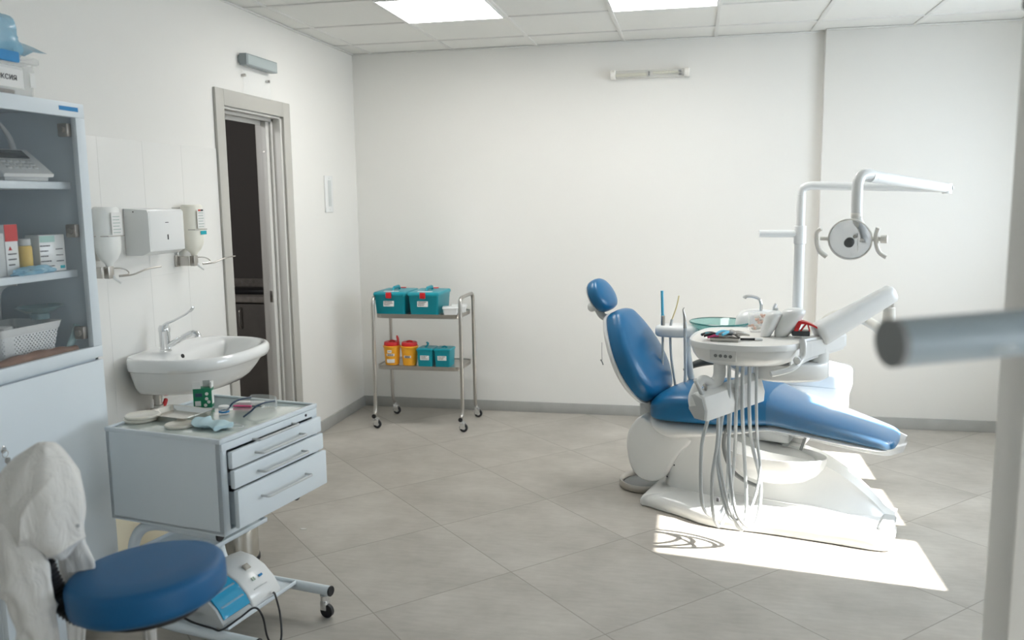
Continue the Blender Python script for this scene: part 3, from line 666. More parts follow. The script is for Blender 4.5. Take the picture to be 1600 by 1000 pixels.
for z0, z1, out in ((.694, .750, .020), (.630, .690, .026), (.500, .626, .036)):
    b = BM(); box(b, U+out-.018, U+out, -V_+.030, V_-.002, z0, z1, .004)
    dr = obj('drawer', b, 'paint', cart); pull(dr, U+out, -.115, .125, (z0+z1)/2+(.012 if z1-z0 > .1 else -.002))
    b = BM(); y0, y1 = -V_+.040, V_-.014
    box(b, -U+.03, U+out-.018, y0, y0+.004, z0+.006, z1-.010, 0); box(b, -U+.03, U+out-.018, y1-.004, y1, z0+.006, z1-.010, 0); box(b, -U+.03, U+out-.018, y0, y1, z0+.006, z0+.010, 0)
    obj('tray', b, 'paintdk', dr)
    b = BM(); box(b, -U+.03, U+out-.05, -V_+.020, -V_+.030, (z0+z1)/2-.012, (z0+z1)/2+.008, .001); obj('runner', b, 'steel', dr)
for s in (-1, 1):
    fv = s*.205
    b = BM()
    if s < 0: tube(b, bend([(.170, fv, .457), (-.14, fv, .461), (-.215, fv, .38), (-.215, fv, .16), (-.13, fv, .105), (.30, fv, .105)], .09, 8), .0185, 16, smooth=False)
    else: tube(b, bend([(.150, fv, .457), (-.14, fv, .461), (-.205, fv, .38), (-.205, fv, .16), (-.13, fv, .105), (.30, fv, .105)], .09, 8), .0185, 16, smooth=False)
    fr = obj('side_frame', b, 'paint', cart)
    for x, z in ((.172, .457), (.302, .105)):
        b = BM(); cyl(b, .0195, .008, T(x-.004, fv, z) @ RY(PI/2)); obj('end_cap', b, 'black', fr)
    for x in (-.17, .275):
        b = BM(); cyl(b, .017, .022, T(x, fv, .066)); box(b, x-.013, x+.013, fv-.015, fv+.015, .03, .068, .003); obj('caster_fork', b, 'chrome', cart)
        b = BM(); cyl(b, .026, .018, T(x+.008, fv-.009, .026) @ RX(-PI/2)); obj('caster_wheel', b, 'black', cart)
def shelf(x0, x1, y0, y1, z, lip):
    b = BM(); box(b, x0, x1, y0, y1, z, z+.004, .001)
    for a, c, d, e in ((x0, x0+.003, y0, y1), (x1-.003, x1, y0, y1), (x0, x1, y0, y0+.003), (x0, x1, y1-.003, y1)): box(b, a, c, d, e, z, z+lip, .001)
    obj('shelf', b, 'paint', cart)
shelf(-.20, .165, -.186, .186, .118, .016); shelf(-.195, .045, -.19, .19, .345, .016)
b = BM(); box(b, -.12, .12, -.205, -.19, .11, .125, .002); box(b, -.12, .12, .19, .205, .11, .125, .002); obj('shelf_bracket', b, 'paint', cart)
CM = T(*cart.location) @ RZ(math.radians(-10.2))
def cartw(x, y, z=TZ+.0005): p = CM @ Vector((x, y, z)); return (p.x, p.y, p.z)
# amalgam mixer on the lower shelf
t = thing('amalgam_mixer', 'white benchtop capsule mixer with blue see-through lid on the cart lower shelf', 'device', cartw(.048, -.045, .1225), math.radians(-10.2))
prf = [(-.105, 0), (.108, 0), (.110, .022), (.085, .062), (.045, .100), (-.005, .126), (-.06, .134), (-.105, .115)]
def side_prism(b, pf, y0, y1, bev): prism(b, pf, y1-y0, bev, 3, frame((0, y1, 0), (1, 0, 0), (0, 0, 1), (0, -1, 0)))
b = BM(); side_prism(b, smooth_outline(prf, 1), -.005, .150, .008); obj('housing', b, 'white', t)
b = BM(); side_prism(b, [(-.105, 0), (.105, 0), (.106, .018), (.06, .045), (-.02, .055), (-.105, .05)], -.150, -.004, .006); side_prism(b, [(-.105, .03), (.10, .02), (.075, .06), (.03, .098), (-.02, .12), (-.105, .11)], -.150, -.138, .003); obj('well', b, 'greyplastic', t)
b = BM()
arcp = [(.100, .030), (.082, .060), (.045, .095), (-.005, .120), (-.06, .127), (-.10, .112)]
outer = [Vector((x, 0, z)) for x, z in arcp]; inner = [Vector((x-.004, 0, z-.005)) for x, z in reversed(arcp)]
loft(b, [[p+Vector((0, y, 0)) for p in outer+inner] for y in (-.138, -.008)], True); lid = obj('lid', b, 'tintblue', t, label='sky blue see-through lid')
b = BM()
for k in (1, 2):
    x, z = arcp[k]; box(b, x-.004, x+.004, -.130, -.02, z+.000, z+.005, .0015)
obj('lid_rib', b, 'clear', lid)
b = BM(); box(b, -.06, .01, -.115, -.06, .056, .090, .006); cyl(b, .012, .05, T(-.02, -.09, .085) @ RX(-PI/2)); obj('mixing_arm', b, 'navy', t)
sl = T(.066, .072, .0815) @ RY(math.atan2(.045, .045)*.95)
b = BM(); box(b, -.062, -.040, -.028, -.002, .0015, .006, .001, X=T(.066, .085, .085) @ RY(.62)); obj('display', b, 'lcd', t)
b = BM(); box(b, .004, .012, .000, .016, -.002, .0045, .001, X=T(.060, .085, .088) @ RY(.72)); obj('start_button', b, 'inkblue', t)
b = BM()
for yy in (-.036, -.026): box(b, .000, .014, yy, yy+.005, -.001, .0035, .001, X=T(.060, .085, .088) @ RY(.72))
obj('mode_button', b, mat('pale_green_button', (.66, .74, .64), .5), t)
b = BM(); box(b, .040, .043, -.055, .012, .000, .0032, 0, X=T(.060, .085, .087) @ RY(.80)); obj('maker_mark', b, 'greyplastic', t)
b = BM(); tube(b, [cartw(-.05, -.196, .150), cartw(.03, -.212, .138), cartw(.12, -.214, .132), cartw(.160, -.212, .132), cartw(.185, -.15, .15), cartw(.205, -.10, .165), cartw(.225, -.085, .13), cartw(.240, -.085, .06), cartw(.255, -.07, .02), cartw(.262, -.04, .035), cartw(.235, -.005, .10), cartw(.190, .03, .15), cartw(.162, .055, .142)], .0035, 8, 10)
tag(obj('power_cable', b, 'black'), 'black power cable looping off the cart lower shelf beside the mixer', 'cable')
# things on the glass top
def wp(x, y, z=TZ+.0006): return (x, y, z)
for i, (x, y, r, l, h) in enumerate([(-1.853, 2.545, .058, 'stack of two flat round plaster discs at the left of the cart top', 2), (-1.668, 2.492, .050, 'single flat round plaster disc at the front edge of the cart top', 1)]):
    for k in range(h):
        b = BM(); lathe(b, [(0, 0), (r-.003, 0), (r, .003), (r, .008), (r-.003, .010), (r-.006, .0085), (0, .0085)], 44)
        o = obj('petri_dish', b, 'petri'); o.location = wp(x+k*.006, y+k*.002, TZ+.0006+k*.0108)
        tag(o, ('upper disc of the two-disc stack at the left of the cart top' if k else 'lower disc of the two-disc stack at the left of the cart top') if h > 1 else l, 'disc', 'round discs on the cart top')
t = thing('instrument_tray', 'rectangular stainless steel tray on cart top behind the discs', 'tray', wp(-1.752, 2.607), math.radians(-12))
b = BM()
def rt(s, z, d=0): return [Vector((x, y, z)) for x, y in rrect(-.098*s, .098*s, -.072*s, .072*s, .008)]
loft(b, [rt(.90, .0), rt(.98, .016), rt(1.03, .018), rt(1.03, .0195), rt(.97, .0175), rt(.88, .002)], True); obj('pan', b, 'steelbright', t)
t = thing('glove_box', 'small opened green and white carton standing on the cart top', 'box', wp(-1.742, 2.757), math.radians(20))
b = BM(); box(b, -.032, .032, -.022, .022, 0, .072, .001); obj('body', b, 'green', t)
b = BM(); box(b, -.026, -.006, -.0232, -.0220, .008, .026, 0); box(b, .0320, .0332, -.014, .014, .012, .060, 0); obj('white_panel', b, 'label', t)
b = BM(); box(b, -.024, .0, -.0232, -.0220, .042, .055, 0); obj('dark_picture', b, 'navy', t)
for x, z in ((.010, .010), (.022, .022), (.015, .034), (.016, .052)):
    b = BM(); cyl(b, .006, .0015, T(x, -.022, z) @ RX(PI/2), .0003, 14); obj('white_dot', b, 'label', t)
b = BM(); box(b, -.032, -.004, -.022, -.0205, .071, .098, 0, X=T(0, -.022, .072) @ RX(.12) @ T(0, .022, -.072)); box(b, .028, .0335, -.018, .016, .072, .094, 0); obj('flap', b, 'label', t)
b = BM(); box(b, -.003, .022, .010, .014, .071, .096, 0); obj('flap', b, 'greyplastic', t, label='grey inner flap')
# folded mask
b = BM(); rd = random.Random(5); rings = []
for i in range(13):
    u_ = i/12; y = -.075+.15*u_; w_ = .042*(1-.25*abs(u_-.5))
    rings.append([Vector((math.cos(a)*w_+.012*math.sin(u_*7), y, .010+.008*math.sin(a)*(1+.4*math.sin(u_*9))+.004*math.sin(3*a+u_*14))) for a in [2*PI*k/20 for k in range(20)]])
loft(b, rings); zmin = min(v.co.z for v in b.verts)
for v in b.verts: v.co.z -= zmin
t = thing('face_mask', 'crumpled pale blue face mask on the front corner of the cart top', 'mask', wp(-1.553, 2.492), math.radians(62)); obj('fabric', b, 'masks', t, 60)
b = BM(); tube(b, [(.02, -.07, .006), (.06, -.09, .004), (.075, -.05, .003), (.05, -.02, .003)], .0014, 6); tube(b, [(.02, .07, .008), (.055, .06, .004), (.065, .02, .003), (.04, -.01, .003)], .0014, 6); obj('ear_loop', b, 'label', t)
crumple('clear_wrapper', 'crumpled clear wrapper lying beside the blue face mask', 'wrapper', 'cleartight', wp(-1.468, 2.492), .045, .030, .012, 21)
# glasses with black temples
t = thing('safety_glasses', 'clear safety glasses with black temples folded open on the cart top', 'glasses', wp(-1.500, 2.790), 2.80)
b = BM(); ln = []
for zz, rr_ in ((0.004, .058), (.020, .062), (.044, .060)): ln.append([Vector((rr_*math.cos(a)*1.05, -rr_*.55*math.sin(a)+.03, zz)) for a in [PI*k/24 for k in range(25)]]+[Vector(((rr_-.0025)*math.cos(a)*1.05, -(rr_-.0025)*.55*math.sin(a)+.03, zz)) for a in [PI*k/24 for k in range(24, -1, -1)]])
loft(b, ln, True); obj('lens', b, 'clear', t)
for s, tip in ((1, (.052, .155, .006)), (-1, (-.045, .160, .004))):
    b = BM(); tube(b, [(s*.060, .030, .036), (s*.059, .07, .038), (s*.058, .11, .034), (s*.055, .135, .020), tip], .003, 10, 8, flat=1.4); obj('temple', b, 'navy', t)
b = BM(); box(b, -.05, .05, -.016, .016, 0, .012, .002); t = tag(obj('white_pack', b, 'label'), 'small white pack beside the pink strip on the cart top', 'pack'); t.location = wp(-1.588, 2.812); t.rotation_euler.z = .1
b = BM(); box(b, -.035, .035, -.006, .006, 0, .006, .002); t = tag(obj('pink_strip', b, 'pink'), 'pinkish red strip in front of the small white pack', 'strip'); t.location = wp(-1.600, 2.777); t.rotation_euler.z = .05
t = thing('small_jar', 'small white jar with a blue band behind the glasses temple tip', 'jar', wp(-1.612, 2.672)); b = BM(); cyl(b, .018, .022, n=28); obj('body', b, 'clear', t); b = BM(); lathe(b, [(.0182, .006), (.0186, .007), (.0186, .011), (.0182, .012)], 28, closed=True); obj('band', b, 'inkblue', t); b = BM(); cyl(b, .019, .007, T(0, 0, .022), n=28); obj('lid', b, 'white', t)

# ================================================================= STOOL WITH COAT, left foreground
SX, SYY = -1.270, 1.722
t = thing('saddle_stool', 'round blue vinyl swivel stool with black bellows back arm in the foreground', 'stool', (SX, SYY, 0))
b = BM(); lathe(b, [(0, -.082), (.150, -.082), (.168, -.079), (.1775, -.070), (.1795, -.058), (.1800, -.022), (.1775, -.011), (.171, -.004), (.160, -.0005), (.10, .001), (0, .001)], 84, T(.0, 0, .668) @ RY(-.07)); obj('seat', b, 'stoolblue', t, 60)
b = BM(); cyl(b, .13, .012, T(0, 0, .566)); box(b, -.16, .02, -.04, .04, .553, .567, .004); obj('seat_plate', b, 'black', t)
b = BM(); cyl(b, .0145, .31, T(.0, 0, .262)); obj('piston', b, 'chrome', t)
b = BM(); cyl(b, .026, .26, T(0, 0, .07)); obj('column', b, 'chrome', t)
for k in range(5):
    a = 2*PI*k/5+.5
    b = BM(); tube(b, [(.02*math.cos(a), .02*math.sin(a), .10), (.14*math.cos(a), .14*math.sin(a), .095), (.25*math.cos(a), .25*math.sin(a), .068)], .016, 12, rad=lambda s: .020-.007*s); leg = obj('leg', b, 'chrome', t)
    b = BM(); cyl(b, .008, .03, T(.25*math.cos(a), .25*math.sin(a), .045)); cyl(b, .025, .04, T(.25*math.cos(a)-.02*math.sin(a), .25*math.sin(a)+.02*math.cos(a), .026) @ RZ(a) @ RX(PI/2)); obj('caster', b, 'black', leg)
b = BM()
bel = [(-.09, -.075, .572), (-.125, -.085, .580), (-.165, -.095, .618), (-.192, -.100, .680), (-.208, -.095, .750), (-.222, -.080, .84)]
tube(b, bel, .024, 20, 20, rad=lambda s: .027+.003*math.sin(s*2*PI*34)); obj('bellows_arm', b, 'black', t, 60, 'black ribbed bellows arm')
b = BM(); box(b, -.02, .02, -.035, .035, -.045, .045, .018, 4, X=T(-.225, -.075, .865) @ RZ(.25)); obj('back_pad', b, 'blue', t)
# white coat hung over the stool's back arm
from mathutils import noise as mnoise
def cloth_loft(rows, n=64, seed=0., amp=.009, thick=.05, fr=20., bias=(0, 0, 0)):
    """rows: (left xyz, right xyz, half depth) from top to bottom, one closed fabric bag with folds"""
    rings = []
    R_ = len(rows); K = 12
    P0 = catmull([r[0] for r in rows], K); P1 = catmull([r[1] for r in rows], K)
    dd = catmull([(r[2], 0, 0) for r in rows], K)
    for i, (a, c, d) in enumerate(zip(P0, P1, dd)):
        m_ = (a+c)/2; ax = (c-a)/2; w_ = ax.length; ax = ax.normalized(); ay = ax.cross(Vector((0, 0, 1))).normalized()
        ring = []
        for k in range(n):
            th = 2*PI*k/n; ca, sa = math.cos(th), math.sin(th)
            p = m_+ax*w_*ca+ay*d.x*sa
            zz = i/(len(P0)-1)
            wv = 1.5*mnoise.noise(Vector((p.z*5, seed, .3)))+.9*mnoise.noise(Vector((p.z*11, p.x*6, seed)))
            dg_ = (p.x*.8-p.z*.55)*fr*1.7+wv*2+seed
            fl = math.sin(3*th+seed+wv*1.6+zz*3.1)*.8+.45*math.sin(7*th-seed*2+wv*2.2+zz*2)
            rg_ = (1-abs(math.sin(dg_*.9)))**2.2*(.5+mnoise.noise(Vector((p.x*7, p.z*7, seed*3))))
            p += (ax*ca*.5+ay*sa)*amp*(fl*min(1, .25+zz*1.3)*.8+rg_*2.4)
            ring.append(p)
        rings.append(ring)
    return rings
t = thing('lab_coat', 'white cotton coat draped over the back of the blue stool', 'coat', (-1.49, 1.65, .55))
off = Vector((-1.49, 1.65, .55))
def rel(rings): return [[p-off for p in r] for r in rings]
upper = [((-1.486, 1.662, .978), (-1.466, 1.668, .978), .010), ((-1.500, 1.658, .970), (-1.447, 1.672, .968), .030), ((-1.536, 1.645, .942), (-1.424, 1.674, .940), .050), ((-1.568, 1.636, .905), (-1.402, 1.672, .904), .062), ((-1.59, 1.626, .862), (-1.384, 1.670, .860), .070),
         ((-1.600, 1.619, .815), (-1.379, 1.666, .815), .072), ((-1.594, 1.615, .778), (-1.383, 1.660, .772), .066), ((-1.560, 1.615, .750), (-1.398, 1.652, .742), .052), ((-1.515, 1.620, .728), (-1.412, 1.645, .720), .034), ((-1.475, 1.632, .712), (-1.425, 1.642, .708), .012)]
b = BM(); loft(b, rel(cloth_loft(upper, 160, 3.1, .013))); obj('bodice', b, 'cloth', t, 80)
strip = [((-1.56, 1.590, .82), (-1.46, 1.612, .80), .03), ((-1.548, 1.580, .765), (-1.455, 1.600, .76), .032), ((-1.540, 1.572, .719), (-1.434, 1.594, .718), .030), ((-1.528, 1.566, .661), (-1.421, 1.588, .660), .028), ((-1.509, 1.561, .603), (-1.411, 1.582, .602), .027), ((-1.482, 1.559, .545), (-1.400, 1.576, .544), .026), ((-1.461, 1.551, .458), (-1.388, 1.566, .457), .026), ((-1.45, 1.548, .36), (-1.385, 1.56, .36), .022)]
b = BM(); loft(b, rel(cloth_loft(strip, 110, 8.4, .008, fr=16))); obj('sleeve', b, 'cloth', t, 80)
flap = [((-1.50, 1.705, .80), (-1.425, 1.715, .80), .02), ((-1.488, 1.700, .722), (-1.424, 1.712, .721), .018), ((-1.485, 1.694, .676), (-1.400, 1.710, .675), .016), ((-1.480, 1.690, .631), (-1.405, 1.704, .630), .014), ((-1.476, 1.686, .560), (-1.42, 1.697, .560), .012), ((-1.470, 1.685, .48), (-1.43, 1.69, .48), .010)]
b = BM(); loft(b, rel(cloth_loft(flap, 90, 12.7, .006, fr=18))); obj('skirt', b, 'cloth', t, 80)
b = BM(); cyl(b, .0045, .003, T(*(Vector((-1.372, 1.632, .797))-off)) @ RZ(.6) @ RX(PI/2), .001, 16); obj('button', b, 'greyplastic', t)

# ================================================================= BLURRED TUBE ARM, right foreground
t = thing('grey_tube_arm', 'out-of-focus pale grey-blue tube with grey end cap at right foreground', 'tube arm', (1.02, 1.30, 0))
A0, A1 = Vector((.205, .944, 1.371)), Vector((1.02, 1.30, 1.398))
dv = (A1-A0).normalized(); org = Vector((1.02, 1.30, 0))
def along(s): return A0+dv*s-org
b = BM(); tube(b, [along(.002), along(.83), along(.889)], .0252, 36, smooth=False); ar = obj('tube', b, mat('pale_blue_grey_paint', (.38, .45, .49), .4), t)
b = BM(); tube(b, [along(-.004), along(.004)], .0255, 36, smooth=False); obj('end_cap', b, mat('dark_grey_cap', (.30, .31, .31), .6), ar)
b = BM(); X_ = frame(along(.125)+Vector((0, -.0235, -.0095)), dv, (0, 0, 1), dv.cross(Vector((0, 0, 1)))); box(b, -.014, .014, -.006, .006, -.001, .003, .001, X=X_); obj('sticker', b, 'clear', ar)
b = BM(); tube(b, [(0, 0, .02), (0, 0, 1.43)], .03, 24, smooth=False); obj('post', b, 'white', t)
b = BM(); cyl(b, .2, .02); obj('base_disc', b, 'greyplastic', t)
t = thing('black_knob', 'black round knob at the top right edge on the pier', 'knob', (.60, 1.789, 1.872))
b = BM(); lathe(b, [(0, 0), (.006, 0), (.006, .003), (.013, .006), (.016, .011), (.013, .016), (0, .018)], 28, RY(-PI/2)); obj('body', b, 'black', t)

# ================================================================= BACK WALL: GERMICIDAL LAMP, STEEL TROLLEY
t = thing('wall_tube_lamp', 'narrow white tube lamp fixture mounted high on the back wall', 'wall lamp', (-.305, YB, 2.350), 0)
b = BM(); box(b, -.245, .245, -.030, 0, -.022, .022, .008); obj('back_plate', b, 'cream', t)
for s in (-1, 1):
    b = BM(); X_ = T(s*.243-.018, -.052, 0) @ RY(PI/2); cyl(b, .030, .036, X_, .006, 28); box(b, s*.243-.018, s*.243+.018, -.052, -.0, -.026, .026, .004); obj('end_cap', b, 'cream', t)
b = BM(); tube(b, [(-.225, -.052, 0), (.225, -.052, 0)], .024, 24, smooth=False, cap=False); obj('clear_sleeve', b, 'clear', t)
b = BM(); tube(b, [(-.225, -.052, -.004), (-.02, -.052, -.004)], .011, 16, smooth=False); tube(b, [(.02, -.052, .004), (.20, -.052, .004)], .009, 16, smooth=False); obj('lamp_tube', b, mat('old_tube_glass', (.62, .60, .48), .3), t)
b = BM(); box(b, -.008, .000, -.066, -.038, -.012, .014, .001); obj('dark_clip', b, 'black', t)
b = BM(); box(b, .188, .206, -.070, -.040, .002, .014, .001); box(b, .190, .210, -.070, -.040, -.016, -.008, .001); obj('socket', b, 'ink', t)

CX0, CX1, CY0, CY1 = -2.105, -1.497, 5.395, 5.735
t = st = thing('steel_trolley', 'two-tier stainless steel trolley on castors by the back left corner', 'trolley', ((CX0+CX1)/2, (CY0+CY1)/2, 0))
ox, oy = (CX0+CX1)/2, (CY0+CY1)/2; hx, hy = (CX1-CX0)/2, (CY1-CY0)/2
for s in (-1, 1):
    b = BM()
    tube(b, bend([(s*hx, -hy-.045, .085), (s*hx, -hy-.015, .10), (s*hx+.004*s, -hy, .15), (s*hx, -hy, .893), (s*hx, hy, .893), (s*hx+.004*s, hy, .15), (s*hx, hy+.015, .10), (s*hx, hy+.035, .085)], .055, 7), .0125, 14, smooth=False)
    fr = obj('side_frame', b, 'steel', st)
    b = BM(); lathe(b, [(0, -.006), (.0145, -.004), (.0145, .004), (0, .006)], 16, T(s*hx, -hy-.047, .0845) @ RX(PI/2)); obj('end_plug', b, 'black', fr)
for z in (.765, .413):
    b = BM()
    def tr(s0, zz): return [Vector((x, y, zz)) for x, y in rrect(-hx+.014-s0, hx-.014+s0, -hy+.008-s0, hy-.008+s0, .045+s0)]
    loft(b, [tr(-.012, z-.012), tr(-.002, z-.002), tr(.0, z+.014), tr(.006, z+.016), tr(.006, z+.012), tr(.003, z+.008), tr(.003, z-.012), tr(-.012, z-.016)], False)
    loft(b, [tr(-.004, z+.004), tr(-.004, z+.008)], True); obj('tray', b, 'steel', st)
for sx in (-1, 1):
    for sy in (-1, 1):
        x, y = sx*hx+.008, sy*hy-(.035 if sy < 0 else -.025)
        b = BM(); box(b, x-.016, x+.016, y-.012, y+.018, .06, .072, .002); box(b, x-.014, x+.022, y-.013, y-.009, .022, .066, .001); box(b, x-.014, x+.022, y+.009, y+.013, .022, .066, .001); cyl(b, .008, .016, T(x, y, .07)); fk = obj('caster_fork', b, 'chrome', st)
        b = BM(); cyl(b, .029, .017, T(x+.010, y+.0085, .029) @ RX(PI/2), .004, 28); wh = obj('caster_wheel', b, 'black', fk)
        b = BM(); cyl(b, .015, .019, T(x+.010, y+.0095, .029) @ RX(PI/2), .002, 20); obj('hub', b, 'greyplastic', wh)
# boxes on the upper tier
def tool_box(x0, x1, label):
    z0 = .7735; w_ = (x1-x0)/2; t = thing('lidded_box', label, 'box', ((x0+x1)/2, 5.565, z0), 0, 'teal lidded boxes on upper tier')
    b = BM()
    def rg(s, z, o=0): return [Vector((x, y, z)) for x, y in rrect(-w_*s-o, w_*s+o, -.150*s-o, .150*s+o, .015)]
    loft(b, [rg(.90, 0), rg(.91, .004), rg(.99, .126), rg(1.0, .128)], True); obj('body', b, 'teal', t)
    b = BM(); loft(b, [rg(1.03, .129), rg(1.035, .133), rg(1.035, .142), rg(1.0, .150), rg(.97, .152)], True); ld = obj('lid', b, 'teal', t)
    b = BM(); tube(b, bend([(0, -.07, .150), (0, -.06, .172), (0, .06, .172), (0, .07, .150)], .015), .0075, 12, smooth=False, flat=1.6); obj('handle', b, 'teal', ld)
    b = BM(); box(b, -.05, .05, -.115, -.085, .152, .1545, .001); obj('lid_sticker', b, 'label', ld)
    b = BM(); box(b, -.018, .018, -.168, -.150, .112, .152, .003); obj('latch', b, 'red', t, label='red front latch')
    b = BM(); box(b, -.02, .02, .13, .158, .150, .158, .003); obj('latch', b, 'red', t, label='red rear latch')
    label_bars(t, T(-.005, -.1465, .075) @ RX(-.105), .074, .038, 3, int(x0*100) % 9+1)
    return t
tool_box(-2.105, -1.885, 'left of the two large teal lidded boxes on the steel trolley')
tool_box(-1.862, -1.652, 'right of the two large teal lidded boxes on the steel trolley')
for i, (x, y) in enumerate([(-1.590, 5.49), (-1.560, 5.60)]):
    b = BM(); loft(b, [[Vector((px*s, py*s, z)) for px, py in rrect(-.052, .052, -.042, .042, .01)] for s, z in ((.86, 0), (.95, .038), (1.04, .040), (1.04, .047), (.95, .052))], True)
    o = obj('white_dish_box', b, 'white'); o.location = (x, y, .7735); o.rotation_euler.z = .25
    tag(o, ['small white lidded box on the upper tier, the nearer of the pair', 'small white lidded box on the upper tier, behind the nearer one'][i], 'box', 'small white boxes on the upper tier')
# sharps buckets and small teal boxes on the lower tier
ZL = .4215
def bucket(x, y, label, flap, rows):
    t = thing('sharps_bucket', label, 'bucket', (x, y, ZL), 0, 'yellow sharps buckets on the lower tier')
    b = BM(); lathe(b, [(0, 0), (.044, 0), (.047, .003), (.057, .120), (.061, .122), (.061, .130), (.056, .132), (0, .132)], 40); obj('body', b, 'yellow', t)
    b = BM(); lathe(b, [(.054, .132), (.055, .134), (.053, .155), (.050, .158), (.04, .156), (0, .156)], 40, closed=True); ld = obj('lid', b, 'red', t, label='red lid')
    b = BM(); tube(b, [(-.02, 0, .155), (-.01, 0, .162), (.01, 0, .163), (.022, 0, .157)], .006, 10); obj('lid_grip', b, 'red', ld)
    if flap: b = BM(); lathe(b, [(0, -.002), (.016, -.002), (.018, 0), (.016, .002), (0, .002)], 24, T(.045, -.005, .178) @ RY(PI/2-.25) @ RX(.1), sx=1.4); obj('open_flap', b, 'red', ld)
    for (px, z, w_, h_, n_) in rows:
        b = BM(); R0 = .0478+.0085*(z/.12)
        ring = lambda rr, zz: [Vector((rr*math.sin(a), -rr*math.cos(a), zz)) for a in [px+(k/8-.5)*w_/R0 for k in range(9)]]
        loft(b, [ring(R0+.0008, z-h_/2), ring(R0+.0010+.071*h_, z+h_/2)], False, closed_rings=False); l = obj('label', b, 'label', t)
        b = BM()
        for k in range(n_):
            zz = z+h_*(.30-.6*k/max(1, n_-1)) if n_ > 1 else z
            rr = .0478+.071*zz+.0016
            loft(b, [[Vector((rr*math.sin(a), -rr*math.cos(a), zz+q)) for a in [px+(j/8-.5)*w_*.75/R0 for j in range(9)]] for q in (-.0015, .0015)], False, closed_rings=False)
        obj('print', b, 'ink', l)
bucket(-2.012, 5.49, 'yellow sharps bucket with raised red flap, leftmost on the lower tier', True, [(-.0, .096, .03, .018, 1), (.1, .072, .055, .016, 3), (.1, .030, .055, .026, 2)])
bucket(-1.886, 5.49, 'yellow sharps bucket with closed red lid beside the small teal boxes', False, [(0, .062, .05, .016, 3)])
def small_box(x, label, knob):
    t = thing('small_container', label, 'container', (x, 5.50, ZL), 0, 'small teal containers on lower tier')
    b = BM()
    def rg(s, z): return [Vector((a, c, z)) for a, c in rrect(-.055*s, .055*s, -.07*s, .07*s, .01)]
    loft(b, [rg(.90, 0), rg(.91, .003), rg(.98, .104), rg(.98, .106)], True); obj('body', b, 'teal', t)
    b = BM(); loft(b, [rg(1.04, .107), rg(1.05, .110), rg(1.05, .117), rg(.98, .122)], True); ld = obj('lid', b, 'teal', t)
    b = BM()
    if knob: tube(b, [(-.015, 0, .121), (.0, 0, .133), (.006, 0, .150), (-.006, 0, .154)], .007, 10)
    else: tube(b, [(-.02, 0, .121), (0, 0, .130), (.02, 0, .121)], .006, 10)
    obj('lid_grip', b, 'teal', ld)
    label_bars(t, T(0, -.0685, .060) @ RX(-.05), .062, .03, 3, 4+knob)
small_box(-1.762, 'small teal container with an upright lid grip beside the sharps buckets', True)
small_box(-1.640, 'small teal container with a flat lid, rightmost on the lower tier', False)

# ================================================================= DENTAL CHAIR  (local x towards the foot end, y away from the camera)
CA = math.atan2(-.309, .951); CO = (.33, 4.275, 0)
M['dkgrey'] = mat('dark_grey_armrest_foam', (.10, .105, .10), .6)
ch = thing('dental_chair', 'dental patient chair with blue vinyl cushions and white moulded base', 'dental chair', CO, CA)
def sec(x, w, zb, zt, e=2.6, n=40, yc=0., eb=None):
    zc = (zb+zt)/2; hz = (zt-zb)/2; out = []
    for k in range(n):
        a = 2*PI*k/n; ca, sa = math.cos(a), math.sin(a); ee = eb if (eb and sa < 0) else e
        out.append(Vector((x, yc+w*math.copysign(abs(ca)**(2/ee), ca), zc+hz*math.copysign(abs(sa)**(2/ee), sa))))
    return out
def interp(tab, x):
    """smooth interpolation of rows (x, a, b, c...)"""
    xs = [r[0] for r in tab]
    if x <= xs[0]: return tab[0][1:]
    if x >= xs[-1]: return tab[-1][1:]
    i = max(k for k in range(len(xs)) if xs[k] <= x); n = len(tab)
    a, b_, c_, d = tab[max(i-1, 0)], tab[i], tab[i+1], tab[min(i+2, n-1)]
    t = (x-b_[0])/(c_[0]-b_[0]); out = []
    for j in range(1, len(b_)):
        m0 = (c_[j]-a[j])/(c_[0]-a[0])*(c_[0]-b_[0]); m1 = (d[j]-b_[j])/(d[0]-b_[0])*(c_[0]-b_[0])
        out.append((2*t**3-3*t*t+1)*b_[j]+(t**3-2*t*t+t)*m0+(-2*t**3+3*t*t)*c_[j]+(t**3-t*t)*m1)
    return out
def swept(tab, n=48, e=2.6, eb=None, seg=40):
    x0, x1 = tab[0][0], tab[-1][0]; R_ = []
    for i in range(n+1):
        x = x0+(x1-x0)*(.5-.5*math.cos(PI*i/n)); w_, zb, zt = interp(tab, x); R_.append(sec(x, max(w_, .002), zb, max(zt, zb+.002), e, seg, 0, eb))
    return R_
seat_tab = [(-.535, .02, .445, .475), (-.525, .10, .425, .505), (-.50, .17, .420, .530), (-.45, .215, .418, .560), (-.38, .235, .420, .590), (-.30, .248, .425, .604), (-.18, .255, .432, .614), (-.05, .255, .440, .624), (.03, .245, .450, .632), (.10, .225, .455, .606), (.20, .205, .445, .568),
            (.32, .190, .428, .535), (.45, .175, .412, .500), (.56, .165, .400, .468), (.605, .150, .398, .452), (.628, .11, .402, .440), (.636, .03, .412, .428)]
b = BM(); loft(b, swept(seat_tab, 70, 2.7, 4.5)); obj('seat_cushion', b, 'blue', ch, 60, 'long blue vinyl seat and leg cushion')
shell_tab = [(-.530, .03, .425, .440), (-.515, .13, .395, .435), (-.48, .19, .352, .432), (-.40, .225, .322, .432), (-.28, .242, .345, .438), (-.06, .248, .398, .448), (.09, .225, .435, .462), (.20, .205, .428, .452), (.40, .183, .402, .428), (.56, .165, .388, .412), (.60, .13, .388, .408), (.615, .04, .395, .405)]
b = BM(); loft(b, swept(shell_tab, 60, 2.4, 2.2)); obj('seat_shell', b, 'white', ch, 60, 'white plastic seat shell')
